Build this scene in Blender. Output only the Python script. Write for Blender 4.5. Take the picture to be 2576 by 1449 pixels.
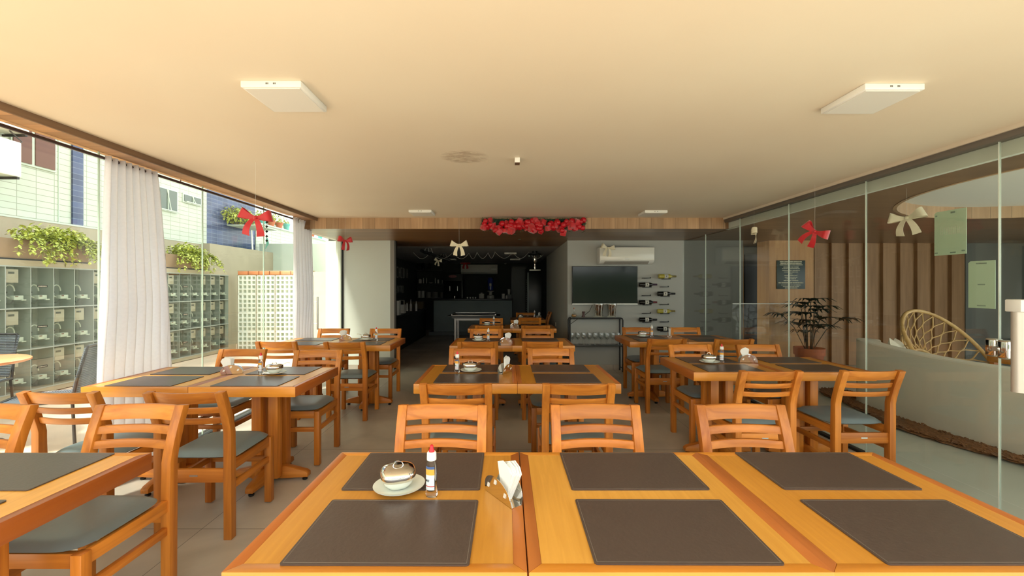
import bpy, bmesh, math, random
from mathutils import Vector, Matrix
for o in list(bpy.data.objects): bpy.data.objects.remove(o)
S = bpy.context.scene; COL = S.collection
R = math.radians; PI = math.pi
# ------------------------------------------------------------------ camera (one-point view down +Y)
F = 1055.0; CX = 1275.0; CY = 723.0; EYE = 1.41
cam = bpy.data.cameras.new('camera'); camo = bpy.data.objects.new('camera', cam); COL.objects.link(camo)
camo.location = (0, 0, EYE); camo.rotation_euler = (R(90), 0, 0)
cam.sensor_fit = 'HORIZONTAL'; cam.sensor_width = 36.0; cam.lens = F / 2576 * 36
cam.shift_x = (1288 - CX) / 2576; cam.shift_y = -(724.5 - CY) / 2576
cam.clip_start = 0.02; cam.clip_end = 200
S.camera = camo
S.view_settings.view_transform = 'Standard'; S.view_settings.look = 'None'
S.view_settings.gamma = 1.0; S.view_settings.use_curve_mapping = False
S.view_settings.exposure = 0.85
# ------------------------------------------------------------------ sky and sun
W = bpy.data.worlds.new('sky'); S.world = W; W.use_nodes = True
W.node_tree.nodes['Background'].inputs[0].default_value = (0.96, 1.0, 0.97, 1)
W.node_tree.nodes['Background'].inputs[1].default_value = 1.85
sl = bpy.data.lights.new('sun', 'SUN'); sl.energy = 7.5; sl.angle = R(9); sl.color = (1.0, 0.93, 0.80)
so = bpy.data.objects.new('sun', sl); COL.objects.link(so)
so.rotation_euler = Vector((0.22, 0.42, -0.88)).to_track_quat('-Z', 'Y').to_euler()
so.location = (-3, -6, 12)
random.seed(7)
def at(px, py, Y): return Vector(((px - CX) * Y / F, Y, EYE - (py - CY) * Y / F))
def PX(px, Y): return (px - CX) * Y / F
def PZ(py, Y): return EYE - (py - CY) * Y / F
# ------------------------------------------------------------------ materials
MATS = {}
def newmat(name):
    m = bpy.data.materials.new(name); m.use_nodes = True
    nt = m.node_tree; return m, nt, nt.nodes, nt.links, nt.nodes['Principled BSDF']
def plain(name, col, rough=0.5, metal=0.0, noise=0.0, scale=8.0, bump=0.0, sheen=0.0, spec=0.5, coat=0.0):
    if name in MATS: return MATS[name]
    m, nt, N, L, P = newmat(name)
    P.inputs['Roughness'].default_value = rough; P.inputs['Metallic'].default_value = metal
    P.inputs['Specular IOR Level'].default_value = spec; P.inputs['Coat Weight'].default_value = coat
    P.inputs['Sheen Weight'].default_value = sheen
    tc = N.new('ShaderNodeTexCoord'); nz = N.new('ShaderNodeTexNoise'); nz.inputs['Scale'].default_value = scale
    nz.inputs['Detail'].default_value = 5; L.new(tc.outputs['Object'], nz.inputs['Vector'])
    rp = N.new('ShaderNodeMapRange'); rp.inputs['To Min'].default_value = 1 - noise; rp.inputs['To Max'].default_value = 1 + noise
    L.new(nz.outputs['Fac'], rp.inputs['Value'])
    mx = N.new('ShaderNodeVectorMath'); mx.operation = 'SCALE'; mx.inputs[0].default_value = col[:3]
    L.new(rp.outputs[0], mx.inputs['Scale']); L.new(mx.outputs[0], P.inputs['Base Color'])
    if bump:
        b = N.new('ShaderNodeBump'); b.inputs['Strength'].default_value = bump; b.inputs['Distance'].default_value = 0.005
        L.new(nz.outputs['Fac'], b.inputs['Height']); L.new(b.outputs[0], P.inputs['Normal'])
    MATS[name] = m; return m
def wood(name, dark, light, axis='X', rough=0.38, fine=34.0, planks=None, tint=True, coat=0.0):
    """grain runs along axis; planks=(axis, width) draws board joints"""
    if name in MATS: return MATS[name]
    m, nt, N, L, P = newmat(name)
    P.inputs['Roughness'].default_value = rough; P.inputs['Coat Weight'].default_value = coat
    P.inputs['Coat Roughness'].default_value = 0.2
    tc = N.new('ShaderNodeTexCoord'); oi = N.new('ShaderNodeObjectInfo')
    mul = N.new('ShaderNodeMath'); mul.operation = 'MULTIPLY'; mul.inputs[1].default_value = 37.0
    L.new(oi.outputs['Random'], mul.inputs[0])
    ad = N.new('ShaderNodeVectorMath'); ad.operation = 'ADD'; L.new(tc.outputs['Object'], ad.inputs[0]); L.new(mul.outputs[0], ad.inputs[1])
    src = ad.outputs[0]; pr = None
    if planks:
        ax, wd = planks
        sp = N.new('ShaderNodeSeparateXYZ'); L.new(tc.outputs['Object'], sp.inputs[0])
        dv = N.new('ShaderNodeMath'); dv.operation = 'DIVIDE'; dv.inputs[1].default_value = wd; L.new(sp.outputs['XYZ'.index(ax)], dv.inputs[0])
        fl = N.new('ShaderNodeMath'); fl.operation = 'FLOOR'; L.new(dv.outputs[0], fl.inputs[0])
        wn = N.new('ShaderNodeTexWhiteNoise'); wn.noise_dimensions = '1D'; L.new(fl.outputs[0], wn.inputs['W'])
        fr = N.new('ShaderNodeMath'); fr.operation = 'FRACT'; L.new(dv.outputs[0], fr.inputs[0])
        g = N.new('ShaderNodeMath'); g.operation = 'GREATER_THAN'; g.inputs[1].default_value = 0.03; L.new(fr.outputs[0], g.inputs[0])
        sc = N.new('ShaderNodeVectorMath'); sc.operation = 'SCALE'; sc.inputs['Scale'].default_value = 9; L.new(wn.outputs['Color'], sc.inputs[0])
        a2 = N.new('ShaderNodeVectorMath'); a2.operation = 'ADD'; L.new(src, a2.inputs[0]); L.new(sc.outputs[0], a2.inputs[1]); src = a2.outputs[0]
        pr = (wn, g)
    mp = N.new('ShaderNodeMapping'); s = [fine, fine, fine]; s['XYZ'.index(axis)] = fine * 0.06; mp.inputs['Scale'].default_value = s
    L.new(src, mp.inputs['Vector'])
    nz = N.new('ShaderNodeTexNoise'); nz.inputs['Scale'].default_value = 1.0; nz.inputs['Detail'].default_value = 5; nz.inputs['Distortion'].default_value = 0.6
    L.new(mp.outputs[0], nz.inputs['Vector'])
    mp2 = N.new('ShaderNodeMapping'); s2 = [5, 5, 5]; s2['XYZ'.index(axis)] = 0.9; mp2.inputs['Scale'].default_value = s2
    L.new(src, mp2.inputs['Vector'])
    n2 = N.new('ShaderNodeTexNoise'); n2.inputs['Scale'].default_value = 1.0; n2.inputs['Detail'].default_value = 2; L.new(mp2.outputs[0], n2.inputs['Vector'])
    av = N.new('ShaderNodeMath'); av.operation = 'MULTIPLY_ADD'; av.inputs[1].default_value = 0.5
    h = N.new('ShaderNodeMath'); h.operation = 'MULTIPLY'; h.inputs[1].default_value = 0.5; L.new(n2.outputs['Fac'], h.inputs[0])
    L.new(nz.outputs['Fac'], av.inputs[0]); L.new(h.outputs[0], av.inputs[2])
    cr = N.new('ShaderNodeValToRGB'); cr.color_ramp.elements[0].position = 0.33; cr.color_ramp.elements[1].position = 0.66
    cr.color_ramp.elements[0].color = (*dark, 1); cr.color_ramp.elements[1].color = (*light, 1); L.new(av.outputs[0], cr.inputs[0])
    out = cr.outputs[0]
    rr = N.new('ShaderNodeMapRange'); rr.inputs['To Min'].default_value = 0.86; rr.inputs['To Max'].default_value = 1.14
    L.new(oi.outputs['Random'], rr.inputs['Value'])
    v = N.new('ShaderNodeVectorMath'); v.operation = 'SCALE'; L.new(out, v.inputs[0]); L.new(rr.outputs[0], v.inputs['Scale']); out = v.outputs[0]
    if tint:
        t = N.new('ShaderNodeVectorMath'); t.operation = 'MULTIPLY'; L.new(out, t.inputs[0]); L.new(oi.outputs['Color'], t.inputs[1]); out = t.outputs[0]
    if pr:
        r2 = N.new('ShaderNodeMapRange'); r2.inputs['To Min'].default_value = 0.8; r2.inputs['To Max'].default_value = 1.15
        L.new(pr[0].outputs['Value'], r2.inputs['Value'])
        r3 = N.new('ShaderNodeMapRange'); r3.inputs['To Min'].default_value = 0.5; r3.inputs['To Max'].default_value = 1; L.new(pr[1].outputs[0], r3.inputs['Value'])
        mm = N.new('ShaderNodeMath'); mm.operation = 'MULTIPLY'; L.new(r2.outputs[0], mm.inputs[0]); L.new(r3.outputs[0], mm.inputs[1])
        v2 = N.new('ShaderNodeVectorMath'); v2.operation = 'SCALE'; L.new(out, v2.inputs[0]); L.new(mm.outputs[0], v2.inputs['Scale']); out = v2.outputs[0]
    L.new(out, P.inputs['Base Color'])
    MATS[name] = m; return m
def tiles(name, col, joint, w, h, ox=0, oy=0, axes='XY', jw=0.004, rough=0.4, var=0.05, stain=0.12, sscale=1.5):
    """rectangular tiles with thin joints, measured in metres on object axes"""
    if name in MATS: return MATS[name]
    m, nt, N, L, P = newmat(name)
    P.inputs['Roughness'].default_value = rough
    tc = N.new('ShaderNodeTexCoord'); sp = N.new('ShaderNodeSeparateXYZ'); L.new(tc.outputs['Object'], sp.inputs[0])
    gs = []; cells = []
    for a, size, off in ((axes[0], w, ox), (axes[1], h, oy)):
        s = N.new('ShaderNodeMath'); s.operation = 'SUBTRACT'; s.inputs[1].default_value = off; L.new(sp.outputs['XYZ'.index(a)], s.inputs[0])
        d = N.new('ShaderNodeMath'); d.operation = 'DIVIDE'; d.inputs[1].default_value = size; L.new(s.outputs[0], d.inputs[0])
        fr = N.new('ShaderNodeMath'); fr.operation = 'FRACT'; L.new(d.outputs[0], fr.inputs[0])
        fl = N.new('ShaderNodeMath'); fl.operation = 'FLOOR'; L.new(d.outputs[0], fl.inputs[0]); cells.append(fl)
        g = N.new('ShaderNodeMath'); g.operation = 'GREATER_THAN'; g.inputs[1].default_value = jw / size; L.new(fr.outputs[0], g.inputs[0]); gs.append(g)
    mm = N.new('ShaderNodeMath'); mm.operation = 'MULTIPLY'; L.new(gs[0].outputs[0], mm.inputs[0]); L.new(gs[1].outputs[0], mm.inputs[1])
    cb = N.new('ShaderNodeCombineXYZ'); L.new(cells[0].outputs[0], cb.inputs[0]); L.new(cells[1].outputs[0], cb.inputs[1])
    wn = N.new('ShaderNodeTexWhiteNoise'); L.new(cb.outputs[0], wn.inputs['Vector'])
    nz = N.new('ShaderNodeTexNoise'); nz.inputs['Scale'].default_value = sscale; nz.inputs['Detail'].default_value = 8; nz.inputs['Distortion'].default_value = 0.8
    L.new(tc.outputs['Object'], nz.inputs['Vector'])
    a = N.new('ShaderNodeMapRange'); a.inputs['To Min'].default_value = 1 - var; a.inputs['To Max'].default_value = 1 + var; L.new(wn.outputs['Value'], a.inputs['Value'])
    b = N.new('ShaderNodeMapRange'); b.inputs['From Min'].default_value = 0.25; b.inputs['From Max'].default_value = 0.75
    b.inputs['To Min'].default_value = 1 - stain; b.inputs['To Max'].default_value = 1 + stain; L.new(nz.outputs['Fac'], b.inputs['Value'])
    ml = N.new('ShaderNodeMath'); ml.operation = 'MULTIPLY'; L.new(a.outputs[0], ml.inputs[0]); L.new(b.outputs[0], ml.inputs[1])
    v = N.new('ShaderNodeVectorMath'); v.operation = 'SCALE'; v.inputs[0].default_value = col; L.new(ml.outputs[0], v.inputs['Scale'])
    mx = N.new('ShaderNodeMix'); mx.data_type = 'RGBA'; mx.inputs[6].default_value = (*joint, 1); L.new(mm.outputs[0], mx.inputs[0]); L.new(v.outputs[0], mx.inputs[7])
    L.new(mx.outputs[2], P.inputs['Base Color'])
    MATS[name] = m; return m
def glassm(name, tint=(0.93, 0.97, 0.94), f0=0.04, power=5.0):
    """thin clear pane: transparent, with a mirror reflection that grows at grazing angles"""
    if name in MATS: return MATS[name]
    m, nt, N, L, P = newmat(name); N.remove(P)
    g = N.new('ShaderNodeNewGeometry'); d = N.new('ShaderNodeVectorMath'); d.operation = 'DOT_PRODUCT'
    L.new(g.outputs['Normal'], d.inputs[0]); L.new(g.outputs['Incoming'], d.inputs[1])
    ab = N.new('ShaderNodeMath'); ab.operation = 'ABSOLUTE'; L.new(d.outputs['Value'], ab.inputs[0])
    iv = N.new('ShaderNodeMath'); iv.operation = 'SUBTRACT'; iv.inputs[0].default_value = 1; L.new(ab.outputs[0], iv.inputs[1])
    pw = N.new('ShaderNodeMath'); pw.operation = 'POWER'; pw.inputs[1].default_value = power; L.new(iv.outputs[0], pw.inputs[0])
    ma = N.new('ShaderNodeMath'); ma.operation = 'MULTIPLY_ADD'; ma.inputs[1].default_value = 1 - f0; ma.inputs[2].default_value = f0; L.new(pw.outputs[0], ma.inputs[0])
    t = N.new('ShaderNodeBsdfTransparent'); t.inputs[0].default_value = (*tint, 1)
    gl = N.new('ShaderNodeBsdfGlossy'); gl.inputs['Roughness'].default_value = 0.0
    mx = N.new('ShaderNodeMixShader'); L.new(ma.outputs[0], mx.inputs[0]); L.new(t.outputs[0], mx.inputs[1]); L.new(gl.outputs[0], mx.inputs[2])
    L.new(mx.outputs[0], N['Material Output'].inputs[0]); MATS[name] = m; return m
def clearm(name, col=(1, 1, 1), ior=1.4, rough=0.02):
    if name in MATS: return MATS[name]
    m, nt, N, L, P = newmat(name); P.inputs['Base Color'].default_value = (*col, 1)
    P.inputs['Transmission Weight'].default_value = 1; P.inputs['IOR'].default_value = ior; P.inputs['Roughness'].default_value = rough
    MATS[name] = m; return m
def clothm(name, col, trans=0.35):
    if name in MATS: return MATS[name]
    m, nt, N, L, P = newmat(name); N.remove(P)
    tc = N.new('ShaderNodeTexCoord'); wv = N.new('ShaderNodeTexNoise'); wv.inputs['Scale'].default_value = 60; L.new(tc.outputs['Object'], wv.inputs['Vector'])
    mr = N.new('ShaderNodeMapRange'); mr.inputs['To Min'].default_value = 0.94; mr.inputs['To Max'].default_value = 1.04; L.new(wv.outputs['Fac'], mr.inputs['Value'])
    v = N.new('ShaderNodeVectorMath'); v.operation = 'SCALE'; v.inputs[0].default_value = col; L.new(mr.outputs[0], v.inputs['Scale'])
    d = N.new('ShaderNodeBsdfDiffuse'); t = N.new('ShaderNodeBsdfTranslucent'); L.new(v.outputs[0], d.inputs[0]); L.new(v.outputs[0], t.inputs[0])
    mx = N.new('ShaderNodeMixShader'); mx.inputs[0].default_value = trans; L.new(d.outputs[0], mx.inputs[1]); L.new(t.outputs[0], mx.inputs[2])
    L.new(mx.outputs[0], N['Material Output'].inputs[0]); MATS[name] = m; return m

WD, WL = (0.36, 0.098, 0.010), (0.72, 0.265, 0.034)
woodX = wood('chair_wood_x', WD, WL, 'X'); woodY = wood('chair_wood_y', WD, WL, 'Y'); woodZ = wood('chair_wood_z', WD, WL, 'Z')
veneer = wood('table_veneer', (0.60, 0.265, 0.028), (0.76, 0.37, 0.052), 'Y', rough=0.3, fine=60)
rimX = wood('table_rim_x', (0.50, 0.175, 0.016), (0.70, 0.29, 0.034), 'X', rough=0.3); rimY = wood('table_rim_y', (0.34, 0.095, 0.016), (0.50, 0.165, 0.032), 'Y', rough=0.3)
seatm = plain('seat_vinyl', (0.155, 0.21, 0.235), 0.36, noise=0.04, scale=60, bump=0.05)
leather = plain('placemat_leather', (0.080, 0.057, 0.048), 0.33, noise=0.10, scale=90, bump=0.12)
seamm = plain('placemat_seam', (0.20, 0.17, 0.14), 0.5)
steel = plain('polished_steel', (0.80, 0.78, 0.74), 0.09, 1.0)
brushed = plain('brushed_steel', (0.62, 0.62, 0.60), 0.28, 1.0)
blackm = plain('black_plastic', (0.010, 0.011, 0.012), 0.4)
blackmet = plain('black_metal', (0.012, 0.013, 0.014), 0.45)
white = plain('white_plastic', (0.80, 0.80, 0.76), 0.35)
ceram = plain('white_ceramic', (0.78, 0.82, 0.75), 0.12)
paperm = plain('paper_white', (0.88, 0.90, 0.87), 0.8)
greywall = plain('grey_wall_paint', (0.42, 0.43, 0.40), 0.75, noise=0.05, scale=2)
palewall = plain('pale_wall_paint', (0.54, 0.585, 0.54), 0.7, noise=0.03, scale=2)
darkwall = plain('dark_wall_paint', (0.022, 0.028, 0.028), 0.75, noise=0.15, scale=4)
darkpanel = plain('dark_cabinet', (0.014, 0.018, 0.018), 0.55)
kitchgrey = plain('counter_grey', (0.20, 0.25, 0.26), 0.7, noise=0.06, scale=6)
glass = glassm('window_glass', (0.97, 0.99, 0.975), 0.045)
glassR = glassm('tinted_window_glass', (0.92, 0.935, 0.92), 0.045, 5.6)
beamw = wood('beam_wood', (0.33, 0.19, 0.095), (0.52, 0.34, 0.19), 'Z', rough=0.5, fine=26, planks=('X', 0.165), tint=False)
soffw = wood('soffit_wood', (0.17, 0.085, 0.036), (0.28, 0.15, 0.07), 'X', rough=0.32, fine=20, planks=('Y', 0.16), tint=False)
slatw = wood('eave_wood', (0.36, 0.19, 0.085), (0.50, 0.29, 0.14), 'X', rough=0.4, fine=20, planks=('Y', 0.125), tint=False)
stripw = wood('cornice_wood', (0.15, 0.085, 0.045), (0.24, 0.14, 0.075), 'Y', rough=0.5, tint=False)
panelw = wood('panel_wood', (0.38, 0.18, 0.06), (0.52, 0.28, 0.10), 'Z', rough=0.5, fine=22, tint=False)
louvw = wood('louvre_wood', (0.27, 0.15, 0.07), (0.40, 0.235, 0.12), 'Z', rough=0.6, fine=18, tint=False)
mint = tiles('mint_facade_tiles', (0.47, 0.51, 0.41), (0.27, 0.29, 0.22), 0.26, 0.095, axes='YZ', jw=0.010, rough=0.25, var=0.04, stain=0.04)
mintx = tiles('mint_facade_tiles_x', (0.47, 0.51, 0.41), (0.27, 0.29, 0.22), 0.26, 0.095, axes='XZ', jw=0.006, rough=0.25, var=0.04, stain=0.04)
blue = tiles('blue_facade_tiles', (0.045, 0.065, 0.14), (0.12, 0.15, 0.22), 0.20, 0.095, axes='YZ', jw=0.010, rough=0.2, var=0.2, stain=0.1)
plaster = plain('beige_plaster', (0.35, 0.31, 0.22), 0.85, noise=0.14, scale=3)
plasterl = plain('mint_plaster', (0.50, 0.57, 0.48), 0.85, noise=0.05, scale=2)
deck = tiles('deck_tiles', (0.64, 0.50, 0.37), (0.40, 0.32, 0.25), 1.2, 0.9, axes='XY', jw=0.005, rough=0.5, stain=0.08)
conc = plain('planter_concrete', (0.26, 0.18, 0.11), 0.9, noise=0.25, scale=5)
leafm = plain('leaf_light', (0.42, 0.47, 0.09), 0.5, noise=0.5, scale=14)
leafd = plain('leaf_dark', (0.010, 0.025, 0.014), 0.45, noise=0.4, scale=10)
terra = plain('terracotta', (0.45, 0.13, 0.055), 0.7, noise=0.08)
teal = plain('teal_plastic', (0.10, 0.42, 0.36), 0.5)
redm = plain('red_ribbon', (0.50, 0.005, 0.012), 0.45, noise=0.2, scale=30, sheen=0.5)
creamm = plain('cream_ribbon', (0.74, 0.68, 0.50), 0.6, noise=0.08, scale=40)
redball = plain('red_bauble', (0.46, 0.005, 0.014), 0.35)
pine = plain('pine_green', (0.012, 0.05, 0.028), 0.7)
rattan = wood('rattan', (0.45, 0.27, 0.09), (0.66, 0.44, 0.18), 'Z', rough=0.5, tint=False)
curtm = clothm('curtain_voile', (0.95, 0.96, 1.0), 0.55)

# ------------------------------------------------------------------ mesh builder
class G:
    def __init__(s): s.v = []; s.f = []; s.mi = []; s.cur = 0
    def add(s, vs, fs):
        b = len(s.v); s.v += [tuple(v) for v in vs]
        for f in fs: s.f.append([b + i for i in f]); s.mi.append(s.cur)
        return s
    def box(s, x0, x1, y0, y1, z0, z1):
        return s.hexa([(x0,y0,z0),(x1,y0,z0),(x1,y1,z0),(x0,y1,z0),(x0,y0,z1),(x1,y0,z1),(x1,y1,z1),(x0,y1,z1)])
    def hexa(s, p): return s.add(p, [(0,3,2,1),(4,5,6,7),(0,1,5,4),(1,2,6,5),(2,3,7,6),(3,0,4,7)])
    def bar(s, p, q, w, h, up=(0,0,1)):
        p = Vector(p); q = Vector(q); d = (q - p).normalized(); up = Vector(up)
        a = d.cross(up)
        if a.length < 1e-4: a = d.cross(Vector((1, 0, 0)))
        a.normalize(); b = a.cross(d).normalized(); a *= w / 2; b *= h / 2
        return s.hexa([p-a-b, p+a-b, p+a+b, p-a+b, q-a-b, q+a-b, q+a+b, q-a+b])
    def tube(s, pts, r, n=8, caps=True, closed=False):
        pts = [Vector(p) for p in pts]; rs = r if isinstance(r, (list, tuple)) else [r] * len(pts)
        m = len(pts); prev = None; rings = []
        for i, p in enumerate(pts):
            if closed: d = pts[(i + 1) % m] - pts[i - 1]
            else: d = pts[min(i + 1, m - 1)] - pts[max(i - 1, 0)]
            if d.length < 1e-9: d = Vector((0, 0, 1))
            d.normalize()
            if prev is None:
                a = d.cross(Vector((0, 0, 1)))
                if a.length < 1e-3: a = d.cross(Vector((1, 0, 0)))
            else: a = prev - d * prev.dot(d)
            a.normalize(); prev = a; b = d.cross(a)
            rings.append([p + (a * math.cos(2*PI*k/n) + b * math.sin(2*PI*k/n)) * rs[i] for k in range(n)])
        vs = [v for rg in rings for v in rg]; fs = []
        for i in range(m if closed else m - 1):
            j = (i + 1) % m
            for k in range(n): fs.append((i*n+k, i*n+(k+1)%n, j*n+(k+1)%n, j*n+k))
        if caps and not closed: fs.append(tuple(range(n))[::-1]); fs.append(tuple((m-1)*n+k for k in range(n)))
        return s.add(vs, fs)
    def lathe(s, prof, n=24, c=(0, 0, 0), sx=1, sy=1, pw=2.0, rot=0, tilt=None):
        vs = []; c = Vector(c)
        for r, z in prof:
            for k in range(n):
                t = 2 * PI * k / n + rot; ct, st = math.cos(t), math.sin(t)
                q = (abs(ct)**pw + abs(st)**pw) ** (-1 / pw) if pw != 2.0 else 1
                p = Vector((r * q * ct * sx, r * q * st * sy, z))
                if tilt: p = tilt @ p
                vs.append(c + p)
        fs = []
        for i in range(len(prof) - 1):
            for k in range(n): fs.append((i*n+k, i*n+(k+1)%n, (i+1)*n+(k+1)%n, (i+1)*n+k))
        if prof[0][0] > 1e-5: fs.append(tuple(range(n))[::-1])
        if prof[-1][0] > 1e-5: fs.append(tuple((len(prof)-1)*n+k for k in range(n)))
        return s.add(vs, fs)
    def ball(s, c, r, n=12, sz=1.0):
        return s.lathe([(max(r * math.sin(PI*i/(n//2)), 1e-6), -r * sz * math.cos(PI*i/(n//2))) for i in range(n//2+1)], n, c)
    def prism(s, poly, axis, a0, a1):
        def P(u, v, w): return {'X': (w, u, v), 'Y': (u, w, v), 'Z': (u, v, w)}[axis]
        n = len(poly); vs = [P(u, v, a0) for u, v in poly] + [P(u, v, a1) for u, v in poly]
        fs = [tuple(range(n))[::-1], tuple(range(n, 2*n))] + [(i, (i+1)%n, n+(i+1)%n, n+i) for i in range(n)]
        return s.add(vs, fs)
    def ribbon(s, pts, wdir, ws, th=0.0016):
        """strip of given widths along a path, with real thickness"""
        pts = [Vector(p) for p in pts]; m = len(pts); vs = []
        for i, p in enumerate(pts):
            d = (pts[min(i+1, m-1)] - pts[max(i-1, 0)]).normalized()
            wd = wdir[i] if isinstance(wdir, list) else Vector(wdir)
            nrm = d.cross(wd).normalized() * th / 2; w = wd * ws[i] / 2
            vs += [p-w-nrm, p+w-nrm, p+w+nrm, p-w+nrm]
        fs = [(0, 1, 2, 3), ((m-1)*4+3, (m-1)*4+2, (m-1)*4+1, (m-1)*4)]
        for i in range(m - 1):
            for k in range(4): fs.append((i*4+k, (i+1)*4+k, (i+1)*4+(k+1)%4, i*4+(k+1)%4))
        return s.add(vs, fs)
    def leaf(s, p, d, up, L, Wd, droop=0.2):
        p = Vector(p); d = Vector(d).normalized(); a = d.cross(Vector(up))
        if a.length < 1e-3: a = d.cross(Vector((1, 0, 0)))
        a.normalize(); nrm = a.cross(d)
        m = p + d*L*0.45 + nrm*L*0.06; e = p + d*L - nrm*L*droop
        return s.add([p, m+a*Wd/2-nrm*L*.03, e, m-a*Wd/2-nrm*L*.03, m], [(0, 1, 4), (1, 2, 4), (2, 3, 4), (3, 0, 4)])
    def mesh(s, name, bevel=0.0, smooth=None, seg=2):
        me = bpy.data.meshes.new(name); me.from_pydata(s.v, [], s.f); me.update()
        for i, p in enumerate(me.polygons): p.material_index = s.mi[i]
        bm = bmesh.new(); bm.from_mesh(me); bmesh.ops.remove_doubles(bm, verts=bm.verts, dist=1e-6)
        bmesh.ops.recalc_face_normals(bm, faces=bm.faces)
        if bevel:
            es = [e for e in bm.edges if len(e.link_faces) == 2 and e.calc_face_angle(0) > R(25)]
            bmesh.ops.bevel(bm, geom=es, offset=bevel, offset_type='OFFSET', segments=seg, profile=0.5, affect='EDGES', clamp_overlap=True)
        bm.to_mesh(me); bm.free()
        if smooth is not None or bevel:
            for p in me.polygons: p.use_smooth = True
            me.set_sharp_from_angle(angle=R(smooth if smooth is not None else 35))
        return me
    def build(s, name, mat, parent=None, bevel=0.0, smooth=None, loc=None, seg=2, color=None):
        me = s.mesh(name, bevel, smooth, seg)
        for m in (mat if isinstance(mat, (list, tuple)) else [mat]): me.materials.append(m)
        o = bpy.data.objects.new(name, me); COL.objects.link(o)
        if parent: o.parent = parent
        if loc is not None: o.location = loc
        if color: o.color = (*color, 1)
        return o
def tag(o, label=None, cat=None, group=None, kind=None):
    if label: o['label'] = label
    if cat: o['category'] = cat
    if group: o['group'] = group
    if kind: o['kind'] = kind
    return o
def thing(name, label, cat, loc=(0, 0, 0), rz=0, group=None):
    o = bpy.data.objects.new(name, None); COL.objects.link(o); o.location = loc; o.rotation_euler = (0, 0, rz)
    o.empty_display_size = 0.1
    return tag(o, label, cat, group)
def copy_tree(o, parent=None):
    c = o.copy(); COL.objects.link(c)
    if parent: c.parent = parent
    for ch in list(o.children): copy_tree(ch, c)
    return c
USED = {}
def inst(key, maker, label, loc, rz=0, group=None):
    if key not in USED:
        o = maker(); USED[key] = o
    else: o = copy_tree(USED[key])
    o.location = loc; o.rotation_euler = (0, 0, rz); tag(o, label, None, group); return o
def struct(name, g, mat, label=None, **k):
    o = g.build(name, mat, **k); o['kind'] = 'structure'
    if label: o['label'] = label
    return o

# ================================================================== ROOM SHELL
CEIL = EYE + 0.955; SOF = EYE + 0.804; EAV = EYE + 0.925
GL = -2.87; GR = 3.02; YB = 7.19; BEAM = 5.757
floorm = tiles('floor_tiles', (0.44, 0.40, 0.335), (0.15, 0.135, 0.115), 1.2, 1.2, ox=-1.782, oy=2.447, jw=0.004, rough=0.42, var=0.05, stain=0.32, sscale=1.2)
g = G(); g.box(GL - .06, GR + .03, -1.6, 14.2, -0.12, 0.0); struct('floor', g, floorm, 'grey tiled restaurant floor')
g = G(); g.box(GR + .03, 11, -6, 9, -0.14, -0.005)
struct('floor_lounge', g, tiles('lounge_floor_tiles', (0.54, 0.57, 0.50), (0.7, 0.7, 0.64), 1.2, 1.2, ox=3.3, oy=3.63, jw=0.004, rough=0.3, stain=0.1), 'pale green grey lounge floor')
g = G(); g.box(-9, GL - .06, -8, 16, -0.14, -0.01); struct('floor_deck', g, deck, 'sunny peach stone deck outside the glass')
g = G(); g.box(GL - .06, 11, -14, -1.6, -0.14, -0.01); struct('floor_patio', g, plain('patio_stone', (.72, .60, .46), .8, noise=.05))
g = G(); g.box(-12, 12, -13.3, -13, 0, 2.4); struct('wall_unseen_backdrop', g, plain('unseen_backdrop_green', (.10, .14, .08), .9, noise=.4, scale=3))  # unseen wall added behind the camera to darken the television's reflection
# ceiling with rough repaired patch
cm, nt, N, L, P = newmat('ceiling_paint'); P.inputs['Roughness'].default_value = 0.55
tc = N.new('ShaderNodeTexCoord')
mp = N.new('ShaderNodeMapping'); mp.inputs['Location'].default_value = (0.31 * 6.3, -3.07 * 7, 0); mp.inputs['Scale'].default_value = (6.3, 7, 0); L.new(tc.outputs['Object'], mp.inputs['Vector'])
ln = N.new('ShaderNodeVectorMath'); ln.operation = 'LENGTH'; L.new(mp.outputs[0], ln.inputs[0])
m2 = N.new('ShaderNodeMapping'); m2.inputs['Scale'].default_value = (9, 45, 1); L.new(tc.outputs['Object'], m2.inputs['Vector'])
nz = N.new('ShaderNodeTexNoise'); nz.inputs['Scale'].default_value = 1.6; nz.inputs['Detail'].default_value = 6; L.new(m2.outputs[0], nz.inputs['Vector'])
sb = N.new('ShaderNodeMapRange'); sb.inputs['From Min'].default_value = 1.15; sb.inputs['From Max'].default_value = 0.75; L.new(ln.outputs['Value'], sb.inputs['Value'])
st = N.new('ShaderNodeMapRange'); st.inputs['From Min'].default_value = 0.46; st.inputs['From Max'].default_value = 0.54; L.new(nz.outputs['Fac'], st.inputs['Value'])
ms = N.new('ShaderNodeMath'); ms.operation = 'MULTIPLY'; L.new(sb.outputs[0], ms.inputs[0]); L.new(st.outputs[0], ms.inputs[1])
n3 = N.new('ShaderNodeTexNoise'); n3.inputs['Scale'].default_value = 0.7; n3.inputs['Detail'].default_value = 3; L.new(tc.outputs['Object'], n3.inputs['Vector'])
rmp = N.new('ShaderNodeValToRGB'); rmp.color_ramp.elements[0].position = .3; rmp.color_ramp.elements[1].position = .7
rmp.color_ramp.elements[0].color = (0.73, 0.625, 0.48, 1); rmp.color_ramp.elements[1].color = (0.77, 0.69, 0.545, 1); L.new(n3.outputs['Fac'], rmp.inputs[0])
mx = N.new('ShaderNodeMix'); mx.data_type = 'RGBA'; mx.inputs[7].default_value = (0.52, 0.41, 0.29, 1); L.new(ms.outputs[0], mx.inputs[0]); L.new(rmp.outputs[0], mx.inputs[6])
L.new(mx.outputs[2], P.inputs['Base Color'])
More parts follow.
